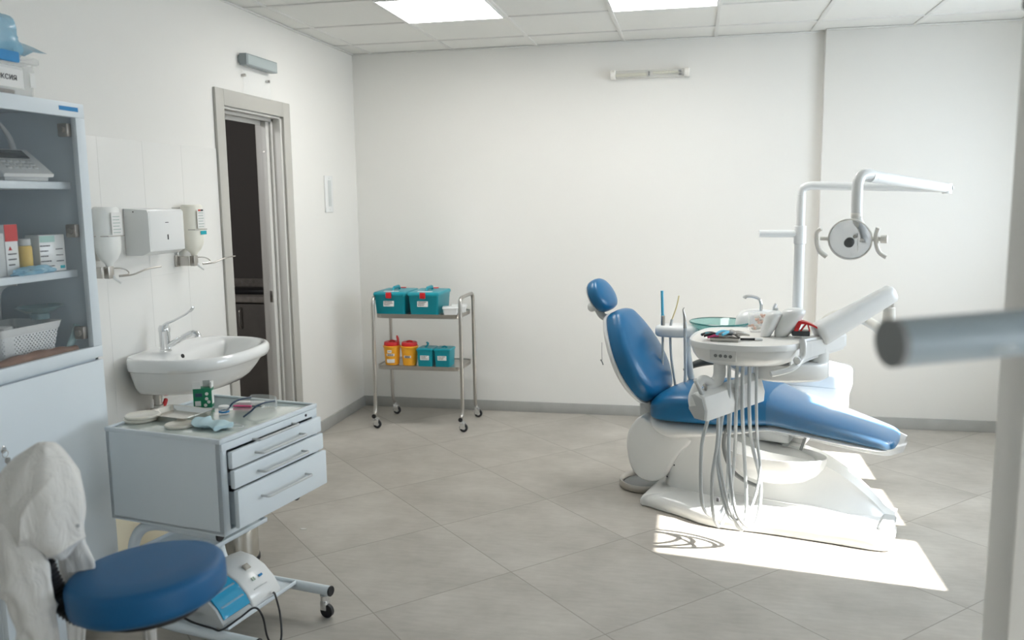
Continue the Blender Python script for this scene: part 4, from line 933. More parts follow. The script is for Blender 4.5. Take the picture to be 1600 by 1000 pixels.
# clear film over the leg half of the cushion
film_tab = [(x, w_+.008, zb-.030, zt+.005) for x, w_, zb, zt in seat_tab if x > .09]
film_tab[-1] = (.662, .10, .385, .430)
R_ = [[p+Vector((0, 0, .005*mnoise.noise(Vector((p.x*5, p.y*30, 1.5))))) for p in r] for r in swept([(.085, *interp([(r[0], *r[1:]) for r in seat_tab], .085))]+film_tab, 46, 2.7, 4.5)]
R_ = [[p if i else p+Vector((0, 0, .004)) for p in r] for i, r in enumerate(R_)]
b = BM(); loft(b, R_, False); obj('leg_cover', b, 'cleartight', ch, 60, 'clear plastic film over the leg end')
# backrest
def BX(s, v, n): return Vector((-.565-.47*s+.883*n, v, .475+.883*s+.47*n))
BF = frame((-.565, 0, .475), (0, 1, 0), (-.47, 0, .883), (.883, 0, .47))
bo = smooth_outline([(0, 0), (.10, .004), (.165, .035), (.215, .10), (.240, .19), (.228, .29), (.185, .385), (.135, .455), (.09, .492), (0, .503), (-.09, .492), (-.135, .455), (-.185, .385), (-.228, .29), (-.240, .19), (-.215, .10), (-.165, .035), (-.10, .004)], 4)
def bwarp(q):
    lum = .006*math.exp(-((q.y-.16)/.12)**2)*(1-(q.x/.26)**2)
    return Vector((q.x, q.y, q.z+(lum if q.z > .05 else 0)))
b = BM(); cushion(b, bo, [(.0, .016), (.94, .016), (.985, .022), (1.0, .036), (1.0, .062), (.985, .080), (.95, .094), (.88, .104), (.76, .111), (.58, .117), (.36, .121), (.15, .122), (0, .122)], BF, bwarp); obj('backrest_cushion', b, 'blue', ch, 60, 'blue vinyl backrest cushion')
b = BM(); cushion(b, bo, [(.0, -.022), (.80, -.020), (.92, -.012), (1.0, .002), (1.015, .010), (1.015, .018), (.99, .020), (0, .020)], BF); obj('backrest_shell', b, 'white', ch, 60, 'white backrest shell')
b = BM(); box(b, -.060, .060, -.085, .05, -.020, .020, .010, 3, X=BF); box(b, -.075, .075, -.05, .05, -.035, .05, .012, 3, X=T(-.535, 0, .435)); obj('backrest_hinge', b, 'greyplastic', ch)
HF = frame((-.842, 0, .930), (0, 1, 0), (-.50, 0, .866), (.866, 0, .50))
ho = smooth_outline([(0, -.012), (.075, .0), (.112, .05), (.105, .11), (.062, .158), (0, .172), (-.062, .158), (-.105, .11), (-.112, .05), (-.075, .0)], 5)
b = BM(); cushion(b, ho, [(0, .016), (.92, .016), (.985, .024), (1., .036), (.995, .052), (.95, .066), (.85, .075), (.6, .082), (.3, .085), (0, .086)], HF); obj('headrest', b, 'blue', ch, 60, 'blue oval headrest cushion')
b = BM(); cushion(b, ho, [(0, .0), (.6, .0), (.9, .008), (.97, .016), (0, .017)], HF); cyl(b, .026, .10, HF @ T(-.05, .045, -.022) @ RY(PI/2), .006); hj = obj('headrest_joint', b, 'white', ch, 60)
b = BM(); tube(b, [HF @ Vector((0, .045, -.015)), HF @ Vector((0, -.02, -.01)), BX(.47, 0, .0), BX(.40, 0, -.012)], .018, 14, flat=1.6); obj('headrest_bar', b, 'greyplastic', ch)
b = BM(); tube(b, [BX(.375, -.232, .0), BX(.372, -.236, .0)+Vector((0, 0, -.05)), BX(.372, -.236, .0)+Vector((.002, 0, -.088))], .0014, 6); tube(b, [BX(.372, -.236, .0)+Vector((-.006, 0, -.085)), BX(.372, -.236, 0)+Vector((.002, 0, -.098)), BX(.372, -.236, 0)+Vector((.008, 0, -.112))], .003, 8); obj('pull_cord', b, 'grey', ch)
# far armrest
b = BM(); tube(b, [(-.485, .30, .590), (-.42, .30, .630), (-.32, .30, .658), (-.18, .30, .668), (-.06, .30, .655), (-.008, .295, .600), (.0, .285, .50), (-.03, .262, .42)], .022, 18, 10, rad=lambda s: .010+.015*math.sin(min(1, s*3.2)*PI/2)-.004*s, flat=1.15); obj('armrest', b, 'dkgrey', ch, 60, 'dark grey armrest')
# tilting rear side cover (kidney shape) and lift body
kid = smooth_outline([(-.560, .425), (-.612, .365), (-.632, .300), (-.626, .215), (-.600, .140), (-.545, .098), (-.470, .098), (-.415, .140), (-.385, .195), (-.350, .255), (-.290, .318), (-.300, .352), (-.40, .372), (-.50, .400)], 4)
b = BM(); prism(b, kid, .335, .022, 4, frame((0, .165, 0), (1, 0, 0), (0, 0, 1), (0, -1, 0))); obj('rear_cover', b, 'white', ch, 60, 'white kidney-shaped rear cover')
for x, z in ((-.372, .200), (-.408, .135)):
    b = BM(); cyl(b, .004, .003, T(x, -.1705, z) @ RX(PI/2), .001, 12); obj('screw', b, 'ink', ch)
# floor plinth
pl = smooth_outline([(-.515, -.235), (-.47, -.285), (-.30, -.335), (-.165, -.385), (-.05, -.392), (.14, -.362), (.40, -.342), (.640, -.322), (.652, -.20), (.645, -.06), (.56, .12), (.2, .24), (-.3, .26), (-.50, .18)], 6)
b = BM(); cushion(b, pl, [(0, .004), (.985, .004), (1.0, .012), (1.0, .034), (.985, .048), (.95, .060), (.88, .072), (.78, .085), (.6, .092), (0, .094)]); obj('base_plinth', b, 'white', ch, 60, 'white glossy floor plinth')
# sculpted body over the plinth: bell sections that narrow upward and fall away to the foot end
def bell(x, wb, wt, zt, zb=.045, n=14):
    L_ = []
    for i in range(n+1):
        t = i/n; s_ = t*t*(3-2*t); L_.append((wb+(wt-wb)*(1-(1-t)**1.7), zb+(zt-zb)*(t**1.35 if t < 1 else 1)))
    pts = [Vector((x, -a, z)) for a, z in L_]
    for k in range(1, 6): f = k/6; pts.append(Vector((x, -wt*(1-2*f), zt+.012*math.sin(PI*f)*(1 if zt > .1 else .3))))
    pts += [Vector((x, wt+(a-wt)*.45, z)) for a, z in reversed(L_)]
    return pts
body_tab = [(-.44, .12, .10, .11), (-.40, .17, .145, .20), (-.34, .20, .16, .30), (-.26, .225, .165, .380), (-.12, .27, .160, .385), (-.02, .285, .150, .345), (.08, .295, .135, .322), (.20, .305, .115, .308), (.28, .305, .095, .296), (.35, .300, .080, .268), (.43, .295, .070, .222), (.50, .290, .060, .168), (.55, .280, .055, .125), (.590, .262, .055, .085), (.632, .24, .06, .060)]
b = BM(); RR = []
for i in range(61):
    x = -.44+(1.072)*i/60; wb, wt, zt = interp(body_tab, x); RR.append(bell(x, wb, wt, zt))
loft(b, RR, True, closed_rings=True); obj('base_body', b, 'white', ch, 50, 'white sculpted lift housing')
b = BM()
def crest(k0, off): return [RR[i][k0]+off for i in range(20, 60, 4)]
tube(b, crest(5, Vector((0, -.001, 0))), .004, 8, 4, flat=1.); obj('body_seam', b, 'white', ch, 60)
b = BM(); box(b, .590, .648, -.26, -.06, .05, .085, .012, 3); obj('foot_block', b, 'greyplastic', ch, label='pale grey block at the foot end')
# dish-like cover under the seat, with a dark strip along its edge
def dish(s, z, n=48):
    out = []
    for k in range(n):
        a = 2*PI*k/n; ca = math.cos(a); r = 1+.16*max(0, ca)**3
        out.append(Vector((.105+.215*s*ca*r, -.150+.145*s*math.sin(a), z)))
    return out
b = BM(); loft(b, [dish(.12, .186), dish(.38, .192), dish(.62, .210), dish(.82, .243), dish(.94, .280), dish(1.0, .326), dish(1.0, .332), dish(.975, .332), dish(.91, .286), dish(.79, .252), dish(.58, .222), dish(.36, .204)], True); obj('dish_cover', b, 'white', ch, 60, 'white boat-shaped cover below the seat')
b = BM(); tube(b, [(-.085, -.235, .455), (-.100, -.245, .40), (-.100, -.25, .345), (-.078, -.262, .285), (-.040, -.275, .240), (.01, -.282, .212), (.07, -.288, .196)], .010, 12, 8, flat=.8); obj('dish_strip', b, 'grey', ch, 60, 'dark grey curved strip along the dish edge')
b = BM(); tube(b, [(.13, -.02, .33), (.13, -.02, .43)], .018, 20, 40, smooth=True, rad=lambda s: .018+.003*math.sin(s*2*PI*9)); obj('bellows', b, 'greyplastic', ch, 60)
b = BM(); tube(b, [(.215, -.06, .33), (.245, -.06, .43)], .007, smooth=False); obj('strut', b, 'grey', ch)
b = BM(); box(b, -.27, .16, -.06, .12, .35, .43, .01); obj('lift_arm', b, 'greyplastic', ch)
b = BM(); lathe(b, [(.118, .004), (.134, .004), (.138, .010), (.138, .034), (.134, .040), (.122, .036), (.116, .020)], 44, T(-.600, .03, 0), closed=True, sy=1.12); obj('foot_ring', b, 'steel', ch, 60, 'steel foot control ring')
b = BM(); cushion(b, [(-.600+.118*math.cos(a), .03+.138*math.sin(a)) for a in [2*PI*k/36 for k in range(36)]], [(0, .004), (.95, .004), (1, .010), (.95, .018), (.3, .026), (0, .027)]); obj('foot_pedal', b, 'grey', ch, 60)
b = BM(); box(b, -.125, -.112, -.396, -.386, .055, .072, .001, X=T(.02, .055, .055) ); obj('dark_socket', b, 'ink', ch)

# ================================================================= UNIT BODY, POLE, SPITTOON
un = thing('dental_unit', 'white dental unit body with pole, glass spittoon and suction holder behind the chair', 'dental unit', CO, CA)
ux = smooth_outline([(-.075, .34), (.04, .315), (.22, .315), (.335, .335), (.352, .45), (.335, .58), (.20, .60), (.0, .60), (-.075, .56)], 4)
b = BM(); cushion(b, ux, [(0, .335), (.82, .335), (.90, .345), (.93, .40), (.935, .50), (.985, .535), (1., .55), (1.0, .617), (.985, .632), (.93, .645), (.5, .668), (0, .672)]); obj('body', b, 'white', un, 60)
b = BM(); cushion(b, ux, [(.9, .560), (1.004, .560), (1.004, .564), (.9, .564)]); obj('body_seam', b, 'greyplastic', un, 60)
b = BM(); box(b, .02, .20, .10, .42, .30, .37, .012); box(b, .04, .18, .12, .22, .12, .36, .02); obj('support_arm', b, 'white', un)
b = BM(); cyl(b, .036, .16, T(.085, .40, .64)); cyl(b, .0265, .62, T(.085, .40, .72), n=32); cyl(b, .0225, .24, T(.085, .40, 1.30), n=32); obj('pole', b, 'white', un)
b = BM(); lathe(b, [(.0265, 0), (.031, .002), (.031, .092), (.0265, .094)], 32, T(.085, .40, 1.285), closed=True); cl_ = obj('collar', b, 'white', un)
CI = (T(*CO) @ RZ(CA)).inverted()
def loc(x, y, z): return CI @ Vector((x, y, z))
pp = T(*CO) @ RZ(CA) @ Vector((.085, .40, 0)); PX, PY = pp.x, pp.y
b = BM(); tube(b, [loc(PX, PY, 1.338), loc(PX-.205, PY-.02, 1.340)], .0195, 24, smooth=False); sa_ = obj('short_side_arm', b, 'white', un)
# suction and syringe holder at the far left, on a curved stem
b = BM(); hol = smooth_outline([(-.175, 4.47), (-.10, 4.445), (0.0, 4.455), (.03, 4.52), (.0, 4.60), (-.09, 4.61), (-.165, 4.57), (-.19, 4.52)], 4)
cushion(b, hol, [(0, .812), (.92, .812), (1, .822), (1, .848), (.95, .862), (.8, .868), (0, .868)], CI); obj('suction_holder', b, 'white', un, 60, 'white rounded suction holder')
b = BM(); tube(b, [loc(-.02, 4.54, .83), loc(-.022, 4.54, .74), loc(-.012, 4.55, .66), loc(.0, 4.57, .58), loc(.04, 4.58, .50), (-.02, .34, .42)], .017, 14, flat=1.4); obj('holder_stem', b, 'white', un, 60)
b = BM(); tube(b, [loc(-.150, 4.50, .85), loc(-.152, 4.50, .925)], .009, smooth=False); tube(b, [loc(-.1525, 4.50, .92), loc(-.157, 4.50, 1.050)], .0075, smooth=False); obj('suction_tip', b, 'bluetip', un, label='light blue suction tip')
b = BM(); cyl(b, .011, .07, CI @ T(-.150, 4.50, .850)); obj('suction_handle', b, 'steel', un)
b = BM(); tube(b, [loc(-.112, 4.50, .86), loc(-.104, 4.50, .90)], .007, smooth=False); obj('ejector_handle', b, 'greyplastic', un)
b = BM(); tube(b, [loc(-.105, 4.50, .895), loc(-.082, 4.50, .965), loc(-.070, 4.50, 1.025)], .0035); obj('saliva_ejector', b, 'yellowtip', un, label='thin pale yellow saliva ejector')
for p in ([(-.150, 4.50, .82), (-.150, 4.50, .70), (-.152, 4.50, .50), (-.12, 4.52, .30), (.05, 4.55, .26), (.25, 4.55, .36)], [(-.112, 4.50, .82), (-.105, 4.50, .70), (-.082, 4.50, .55), (-.055, 4.50, .42), (.05, 4.52, .33), (.25, 4.55, .38)]):
    b = BM(); tube(b, [loc(*q) for q in p], .0065, 10); obj('suction_hose', b, 'hose', un)
b = BM(); tube(b, [loc(-.036, 4.40, .905), loc(-.034, 4.40, .80), loc(-.030, 4.40, .65), loc(-.024, 4.40, .50), loc(.06, 4.42, .36), loc(.2, 4.50, .38)], .0085, 10); obj('syringe_hose', b, 'hose', un)
b = BM(); tube(b, [loc(-.036, 4.40, .87), loc(-.038, 4.40, .925), loc(-.043, 4.40, .948), loc(-.046, 4.40, .966), loc(-.040, 4.40, .976)], .01, 10, 8, rad=lambda s: .0095-.0075*s); obj('air_syringe', b, 'steel', un)
# spittoon
b = BM(); lathe(b, [(.03, -.085), (.07, -.08), (.115, -.045), (.152, .0), (.156, .004), (.152, .006), (.112, -.036), (.068, -.070), (0, -.075)], 56, CI @ T(.140, 4.56, .880)); lathe(b, [(0, -.085), (.03, -.085)], 56, CI @ T(.140, 4.56, .880)); obj('spittoon_bowl', b, 'tealglass', un, 60, 'teal glass spittoon bowl')
b = BM(); lathe(b, [(.1505, .002), (.1565, .0), (.1575, .004), (.1525, .0075)], 56, CI @ T(.140, 4.56, .880), closed=True); obj('bowl_rim', b, mat('dark_teal_edge', (.03, .16, .15), .15), un, 60)
b = BM(); tube(b, [loc(.14, 4.56, .82), loc(.16, 4.57, .74), loc(.26, 4.60, .66), loc(.40, 4.62, .60)], .05, 24, rad=lambda s: .035+.035*s); obj('spittoon_stand', b, 'white', un, 60)
b = BM(); cushion(b, smooth_outline([(.22, 4.52), (.32, 4.50), (.42, 4.54), (.44, 4.64), (.34, 4.70), (.24, 4.66)], 4), [(0, .70), (.9, .70), (1, .74), (1, .86), (.93, .91), (.7, .94), (0, .95)], CI); obj('cup_filler_housing', b, 'white', un, 60)
b = BM(); tube(b, [loc(.345, 4.56, .93), loc(.347, 4.56, .975), loc(.335, 4.56, 1.005), loc(.30, 4.56, 1.018), loc(.265, 4.56, 1.018)], .0085, 12); tube(b, [loc(.268, 4.56, 1.020), loc(.262, 4.56, 1.008)], .011, 12, smooth=False); obj('cup_filler', b, 'chrome', un, 60, 'bent chrome cup filler tap')
b = BM(); tube(b, [loc(.41, 4.53, .91), loc(.41, 4.53, .965), loc(.418, 4.53, .985)], .009, 12); obj('bowl_rinser', b, 'white', un, 60)
# fixed lamp arm
b = BM(); AE = Vector((1.205, PY-.06, 1.560))
tube(b, bend([loc(PX, PY, 1.50), loc(PX, PY, 1.583), loc(AE.x, AE.y, AE.z)], .06, 8), .0215, 24, smooth=False); obj('upper_arm', b, 'white', un)
# post and beige arc that carry the tray arm
b = BM(); tube(b, [loc(.60, 4.42, .66), loc(.625, 4.40, .88), loc(.67, 4.38, .945), loc(.745, 4.30, .965), loc(.82, 4.15, .935), loc(.846, 4.03, .905)], .024, 18); obj('curved_arm', b, 'ivory', un, 60, 'ivory curved support arm')

# ================================================================= OPERATING LAMP
lp = thing('operating_lamp', 'white dental operating lamp with round clear shield hanging from a jointed arm', 'dental lamp', tuple(AE))
def lr(x, y, z): return Vector((x, y, z))-AE
b = BM(); cyl(b, .0225, .05, T(0, 0, -.028)); cyl(b, .011, .006, T(.0205, -.004, 0) @ RY(PI/2)); obj('pivot', b, 'white', lp)
b = BM(); tube(b, [lr(AE.x, AE.y-.0, AE.z), lr(.745, 4.02, 1.612)], .0235, 24, smooth=False, rad=lambda s: .0215+.006*s); obj('lower_arm', b, 'white', lp)
b = BM(); tube(b, bend([lr(.775, 4.045, 1.610), lr(.735, 4.008, 1.622), lr(.692, 3.985, 1.610), lr(.690, 3.98, 1.50), lr(.692, 3.98, 1.452)], .05, 6), .0235, 24, smooth=False); obj('drop_tube', b, 'white', lp, 60)
b = BM(); cyl(b, .024, .022, T(*lr(.692, 3.98, 1.432))); tube(b, [lr(.692, 3.98, 1.44), lr(.70, 3.985, 1.415), lr(.715, 4.0, 1.395), lr(.735, 4.01, 1.35), lr(.728, 4.0, 1.325)], .02, 14, rad=lambda s: .022-.006*s, flat=.6); obj('yoke', b, 'cream', lp, 60)
LC = lr(.668, 3.975, 1.338); nrm = Vector((-.30, -.93, -.20)).normalized(); xx = nrm.cross(Vector((0, 0, 1))).normalized()*-1; yy = nrm.cross(xx)*-1
LF = frame(LC, xx, yy if yy.z > 0 else -yy, nrm)
b = BM(); lathe(b, [(0, -.055), (.04, -.050), (.075, -.028), (.086, -.006), (.088, -.004), (.076, -.024), (.04, -.044), (0, -.050)], 48, LF); obj('reflector', b, 'reflector', lp, 60, 'mirror-like reflector')
b = BM(); lathe(b, [(.0855, -.006), (.0915, -.006), (.0925, .004), (.0875, .006)], 48, LF, closed=True); obj('rim', b, 'cream', lp, 60)
b = BM(); lathe(b, [(.090, .002), (.087, .012), (.062, .026), (.03, .033), (0, .035), (0, .033), (.03, .031), (.060, .024), (.085, .010), (.088, .001)], 48, LF); obj('shield', b, 'glass', lp, 60, 'clear round shield')
b = BM(); lathe(b, [(0, -.02), (.018, -.018), (.0205, -.01), (.0205, .018), (.016, .022), (0, .023)], 28, LF @ T(-.002, -.012, .0)); obj('bulb_cap', b, 'screen', lp, 60, 'dark bulb cap')
b = BM(); cyl(b, .010, .03, LF @ T(.02, .012, -.035)); tube(b, [LF @ Vector((.030, -.055, -.01)), LF @ Vector((.030, .0, -.02))], .002, 6, smooth=False); obj('bulb_holder', b, 'chrome', lp)
b = BM(); lathe(b, [(0, -.085), (.045, -.082), (.075, -.058), (.088, -.02), (.0925, -.006), (.088, -.006), (.07, -.05), (.04, -.072), (0, -.076)], 48, LF); obj('housing', b, 'glass', lp, 60)
for s in (-1, 1):
    b = BM(); tube(b, [LF @ Vector((s*.088, 0, -.01)), LF @ Vector((s*.125, 0, -.012))], .009, 14, smooth=False)
    tube(b, [LF @ Vector((s*.122, .045, -.012)), LF @ Vector((s*.140, .030, -.01)), LF @ Vector((s*.142, -.01, -.008)), LF @ Vector((s*.128, -.055, -.006)), LF @ Vector((s*.098, -.082, -.004))] if s < 0 else [LF @ Vector((.112, .050, -.012)), LF @ Vector((.105, .02, -.01)), LF @ Vector((.106, -.02, -.008)), LF @ Vector((.120, -.058, -.006)), LF @ Vector((.148, -.078, -.004))], .0098, 12, 8, flat=1.5); obj('handle', b, 'cream', lp, 60, 'curved ivory grip')
b = BM(); cyl(b, .018, .028, LF @ T(.122, .0, -.012) @ RY(PI/2)); obj('knob', b, 'cream', lp)

# ================================================================= INSTRUMENT TRAY UNIT
tu = thing('instrument_unit', 'white instrument tray head with hanging grey hoses on a thick jointed arm', 'instrument unit', (.235, 3.83, .79))
to = Vector((.235, 3.83, .79))
def tr_(x, y, z): return Vector((x, y, z))-to
tray_o = [(x-to.x, y-to.y) for x, y in smooth_outline([(-.010, 3.735), (.025, 3.655), (.10, 3.605), (.20, 3.575), (.31, 3.585), (.40, 3.63), (.455, 3.72), (.478, 3.85), (.480, 4.02), (.44, 4.09), (.25, 4.12), (.09, 4.09), (.03, 3.98), (.0, 3.86)], 5)]
TT = .922-to.z
b = BM(); cushion(b, tray_o, [(0, TT-.100), (.58, TT-.100), (.74, TT-.096), (.86, TT-.082), (.93, TT-.058), (.966, TT-.032), (.970, TT-.024), (.995, TT-.024), (1.0, TT-.024), (1.0, TT-.006), (.993, TT), (.965, TT), (.955, TT-.004), (0, TT-.004)]); head = obj('tray_head', b, 'white', tu, 50, 'white moulded tray head')
b = BM(); cushion(b, tray_o, [(0, TT-.0039), (.952, TT-.0039), (.952, TT-.0030), (0, TT-.0030)]); obj('tray_mat', b, 'cream', tu)
pf = frame(tr_(.128, 3.612, .875), Vector((.945, -.33, 0)).normalized(), (0, 0, 1), Vector((.33, .945, 0)).normalized()*-1)
b = BM(); box(b, -.056, .056, -.024, .024, -.014, .0075, .004, 3, X=pf @ RX(.20)); pn = obj('button_panel', b, 'palegrey', tu, label='grey panel with four small gauges')
for k in range(4):
    b = BM(); cyl(b, .0072, .004, pf @ RX(.20) @ T(-.030+.021*k, 0, .0065), .001, 16); obj('gauge', b, 'grey', pn)
# elbow under the head, instrument holder
b = BM(); tube(b, bend([tr_(.118, 3.70, .84), tr_(.118, 3.69, .760), tr_(.060, 3.63, .705)], .03, 5), .026, 20, smooth=False); tube(b, [tr_(.090, 3.66, .738), tr_(.045, 3.63, .765), tr_(.01, 3.60, .705), tr_(.012, 3.585, .66)], .02, 14); obj('holder_elbow', b, 'white', tu, 60)
hx0 = Vector((.020, 3.575, .665)); hdir = Vector((.275, .27, .045)).normalized(); hy_ = Vector((-hdir.y, hdir.x, 0)).normalized(); hz_ = hdir.cross(hy_)
HB = frame(hx0-to, hy_*-1, hz_, hdir)
b = BM(); prism(b, [(.052, -.060), (.060, -.015), (.045, .042), (.0, .058), (-.035, .045), (-.045, -.02), (-.01, -.062)], .36, .012, 3, HB); hb_ = obj('handpiece_holder', b, 'white', tu, 50, 'white angular handpiece holder')
b = BM(); prism(b, [(.048, -.054), (.055, -.012), (.041, .038), (.0, .052), (-.03, .04), (-.040, -.018), (-.01, -.056)], .004, .001, 1, HB @ T(0, 0, -.0042)); obj('end_plate', b, 'greyplastic', hb_, 60)
b = BM(); tube(b, [HB @ Vector((.02, .05, .02)), HB @ Vector((.025, .085, .0)), HB @ Vector((.03, .115, -.018))], .006, 10, rad=lambda s: .010-.004*s); tube(b, [HB @ Vector((.03, .11, -.016)), HB @ Vector((.033, .125, -.024))], .0085, 10, smooth=False); obj('handpiece', b, 'greyplastic', tu, label='grey handpiece in the holder')
b = BM(); tube(b, [HB @ Vector((0, .05, .06)), HB @ Vector((.015, .072, .05)), HB @ Vector((.02, .085, .035))], .006, 8); obj('handpiece', b, 'steel', tu, label='steel handpiece tip in the holder')
hoses = [
 [(.155, 3.655, .835), (.158, 3.650, .63), (.166, 3.76, .40), (.157, 3.78, .180), (.106, 3.71, .140), (.054, 3.635, .225), (.047, 3.60, .477), (.071, 3.60, .603), (.075, 3.61, .662)],
 [(.188, 3.665, .835), (.188, 3.665, .63), (.192, 3.77, .40), (.171, 3.78, .166), (.132, 3.71, .095), (.101, 3.635, .185), (.094, 3.60, .353), (.112, 3.60, .508), (.114, 3.62, .68)],
 [(.211, 3.67, .835), (.214, 3.67, .63), (.232, 3.76, .42), (.247, 3.76, .178), (.226, 3.69, .092), (.169, 3.62, .210), (.133, 3.59, .359), (.118, 3.61, .480), (.143, 3.66, .690)],
 [(.240, 3.69, .835), (.244, 3.69, .63), (.266, 3.78, .45), (.309, 3.79, .260), (.278, 3.71, .105), (.197, 3.63, .193), (.161, 3.60, .427), (.163, 3.64, .588), (.170, 3.69, .70)],
 [(.270, 3.71, .835), (.275, 3.71, .62), (.288, 3.77, .46), (.300, 3.76, .327), (.258, 3.68, .193), (.185, 3.64, .155), (.142, 3.62, .251), (.110, 3.63, .474), (.150, 3.68, .67)]]
for k, h_ in enumerate(hoses):
    b = BM(); tube(b, [Vector(p)-to for p in h_], .0078 if k < 4 else .0065, 12, 12); obj('hose', b, 'hose', tu, 60)
# right flank of the head with handle, arm to the riser
b = BM(); loft(b, [[tr_(x, y, z) for x, y, z in r] for r in (
   [(.40, 3.70, .80), (.44, 3.92, .80), (.44, 3.92, .915), (.40, 3.70, .915)], [(.50, 3.80, .83), (.54, 3.96, .83), (.54, 3.96, .925), (.50, 3.80, .925)], [(.66, 3.90, .865), (.67, 4.02, .865), (.67, 4.02, .935), (.66, 3.90, .935)])]); bmesh.ops.bevel(b, geom=b.edges[:], offset=.012, segments=3, affect='EDGES'); obj('side_wing', b, 'white', tu, 60)
b = BM(); tube(b, [tr_(.318, 3.585, .806), tr_(.40, 3.61, .826), tr_(.445, 3.66, .862), (tr_(.452, 3.67, .905)), tr_(.448, 3.68, .935)], .012, 14, flat=1.4); cyl(b, .015, .02, T(*tr_(.423, 3.63, .86)) @ RX(PI/2)); obj('grip', b, 'white', tu, 60)
b = BM(); cushion(b, [(x-to.x, y-to.y) for x, y in smooth_outline([(.27, 3.80), (.36, 3.745), (.50, 3.77), (.575, 3.83), (.585, 3.92), (.52, 3.96), (.36, 3.93), (.28, 3.88)], 4)], [(0, .738-to.z), (.9, .738-to.z), (1, .750-to.z), (1, .800-to.z), (.96, .812-to.z), (0, .814-to.z)]); obj('swivel_plate', b, 'white', tu, 60)
b = BM(); cyl(b, .040, .075, T(*tr_(.545, 3.875, .805)), .006, 32); obj('riser_socket', b, 'white', tu)
b = BM(); cyl(b, .021, .06, T(*tr_(.545, 3.875, .865)), .002, 28); obj('riser_post', b, 'chrome', tu)
G0, G1 = tr_(.532, 3.862, .928), tr_(.862, 3.99, 1.108)
gd = (G1-G0).normalized(); gs = gd.cross(Vector((0, 0, 1))).normalized(); gu = gs.cross(gd)
b = BM(); R_ = []
for t_ in [0, .01, .03, .07, .15, .4, .7, .9, .96, .985, 1.]:
    s = 1. if .03 <= t_ <= .96 else {0: .72, .01: .9, .985: .8, 1.: .5}[t_]
    r = (.053-.014*t_)*s
    R_.append([G0+gd*(t_*(G1-G0).length)+gs*r*.92*math.copysign(abs(math.cos(a))**.72, math.cos(a))+gu*r*math.copysign(abs(math.sin(a))**.72, math.sin(a)) for a in [2*PI*k/36 for k in range(36)]])
loft(b, R_); obj('spring_arm', b, 'white', tu, 50, 'thick white sloping spring arm')
b = BM(); cyl(b, .018, .05, T(*tr_(.845, 3.985, 1.035))); obj('arm_pin', b, 'chrome', tu)
b = BM(); lathe(b, [(0, 0), (.036, 0), (.038, .01), (.034, .03), (.026, .12), (.024, .155), (0, .156)], 32, T(*tr_(.845, 3.985, .885))); obj('arm_post', b, 'ivory', tu, 60)

# ---- things on the tray
ZT = .9192+.0005
t = thing('forceps_tray', 'small steel tray heaped with pliers at the front of the instrument tray', 'tray', (.138, 3.725, ZT), -.12)
b = BM(); loft(b, [[Vector((x, y, z)) for x, y in rrect(-.062*s, .062*s, -.036*s, .036*s, .006)] for s, z in ((.94, 0), (1., .014), (.985, .014), (.93, .002))], True); obj('pan', b, 'steel', t)
def plier(x, y, rz, hm, label, rzx=0, z=.016):
    p = thing('dental_pliers', label, 'pliers', (.138+x*1.15, 3.725+y, ZT+z*1.1), rz, 'pliers heaped on the small steel tray'); p.scale = (1.3, 1.3, 1.5)
    b = BM(); tube(b, [(-.012, .0, .004), (.006, .001, .006), (.022, .003, .004), (.034, .006, .002)], .005, 10, rad=lambda s: .007-.005*s, flat=.8); cyl(b, .007, .009, T(-.008, 0, 0), n=16); obj('beak', b, 'steel', p)
    for s in (-1, 1):
        b = BM(); tube(b, [(-.008, 0, .004), (-.025, s*.009, .008), (-.042, s*.013, .007), (-.058, s*.011, .003)], .0042, 8, flat=1.2); obj('handle', b, hm, p)
    return p
plier(-.018, .012, .3, 'black', 'black-handled pliers at the far left of the heap')
plier(.004, -.008, -.15, 'pink', 'pink-handled pliers at the front of the heap', z=.010)
plier(.020, .014, .9, 'bluetip', 'light-blue-handled pliers across the middle of the heap', z=.026)
plier(.040, .002, .25, 'grey', 'grey-handled pliers pointing right off the heap', z=.024)
plier(-.026, -.012, -.7, 'teal', 'teal-handled pliers low at the near left of the heap', z=.014)
plier(.052, .018, .05, 'navy', 'navy-handled pliers at the far right of the heap', z=.016)
t = thing('marker_pen', 'black and white marker pen lying right of the pliers tray', 'pen', (.232, 3.735, ZT+.006), .10)
b = BM(); tube(b, [(-.03, 0, 0), (.03, 0, 0)], .0052, 14, smooth=False); obj('body', b, 'black', t); b = BM(); tube(b, [(.031, 0, 0), (.062, 0, 0)], .0062, 14, smooth=False); obj('cap', b, 'white', t, label='white cap')
t = thing('dentures_box', 'clear plastic box of peach coloured pieces at the back of the instrument tray', 'box', (.296, 4.00, ZT), .1)
b = BM(); box(b, -.042, .042, -.032, .032, 0, .085, .004); obj('body', b, 'clear', t)
rd = random.Random(3)
for k in range(14):
    b = BM(); x, y, z = rd.uniform(-.028, .028), rd.uniform(-.022, .022), .012+.0048*k
    tube(b, [(x+.012*math.cos(a), y+.009*math.sin(a), z+.003*math.sin(3*a)) for a in [PI*j/5+k for j in range(6)]], .0055, 8, 4); obj('piece', b, 'peach' if k % 2 else 'cream', t)
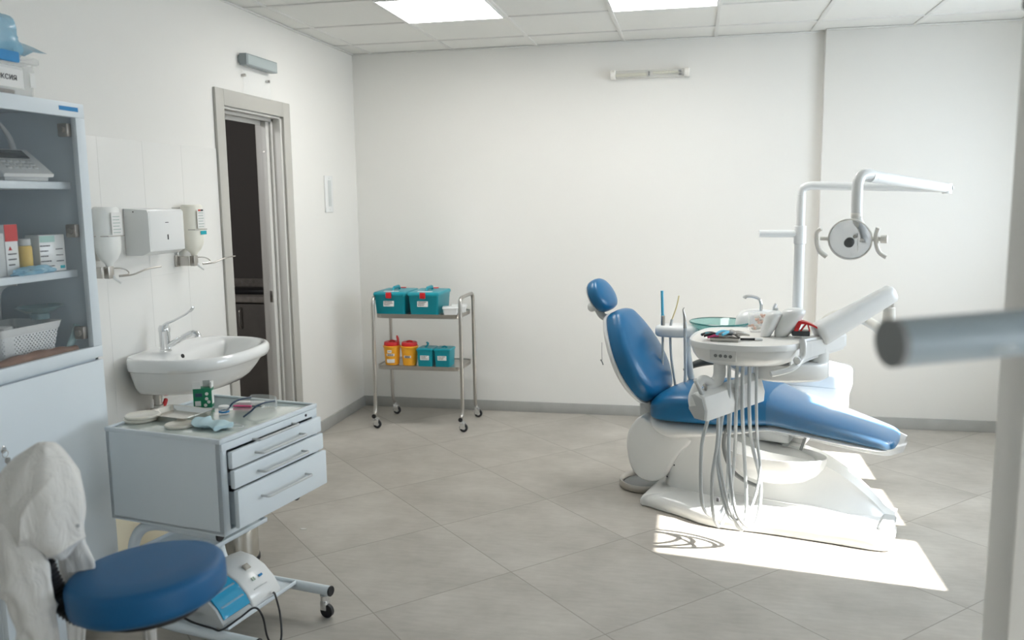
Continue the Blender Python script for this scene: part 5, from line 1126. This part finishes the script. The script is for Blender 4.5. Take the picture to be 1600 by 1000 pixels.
# x-ray viewer style white housing, leaning back
t = thing('white_housing', 'white two-lobed plastic instrument housing standing at the right of the tray', 'housing', (.385, 3.865, ZT), -.15)
def lobe(x0, lean, w_, h_, d_, y0=0.):
    b = BM(); R_ = []
    for i in range(13):
        f = i/12; z = h_*f; s = math.sin(PI*min(1, .12+.88*f)*.5)**.35*(1 if f < .85 else math.cos((f-.85)/.15*PI/2*.85)**.5)
        cx_ = x0+lean*f; R_.append([Vector((cx_+w_*s*math.cos(a), y0+d_*s*math.sin(a), z)) for a in [2*PI*k/30 for k in range(30)]])
    return loft(b, R_)
obj('front_lobe', lobe(-.070, .040, .036, .112, .056), 'white', t, 60)
obj('rear_lobe', lobe(-.005, .060, .050, .126, .052, .01), 'white', t, 60)
b = BM(); cyl(b, .008, .010, T(-.028, .03, .112)); obj('button', b, 'greyplastic', t)
t = thing('red_eye_shield', 'red curved plastic eye shield with a dark base, right of the white housing', 'eye shield', (.476, 3.86, .926), .0)
b = BM(); R_ = []
for k in range(11):
    f = k/10; x = -.028+.115*f; z = .068-.052*f*f; wv = .013-.006*f
    R_.append([Vector((x, -.028, z)), Vector((x+.002, -.028, z-wv)), Vector((x+.002, .028, z-wv)), Vector((x, .028, z))])
loft(b, R_); obj('visor', b, 'red', t)
b = BM(); tube(b, [(-.020, -.02, .066), (-.034, -.022, .03), (-.040, -.022, .016)], .010, 10, rad=lambda s: .011-.004*s, flat=.6); tube(b, [(.006, -.02, .056), (-.012, -.022, .032), (-.02, -.022, .016)], .004, 8); tube(b, [(.012, -.02, .054), (.018, -.022, .034), (.020, -.022, .022)], .003, 8); obj('bracket', b, 'red', t)
b = BM(); box(b, -.052, .022, -.03, .03, .002, .024, .004); obj('base', b, 'screen', t)

b = BM(); loft(b, [[Vector((x, y, z)) for x, y in ((-.018, -.003), (.0, -.006), (.018, .002), (.006, .007), (-.010, .004))] for z in (0, .0015)])
t = obj('paper_scrap', b, 'label'); t.location = (-1.779, 3.572, .001); tag(t, 'tiny white paper scrap lying on the floor tiles beside the drawer cart', 'scrap')
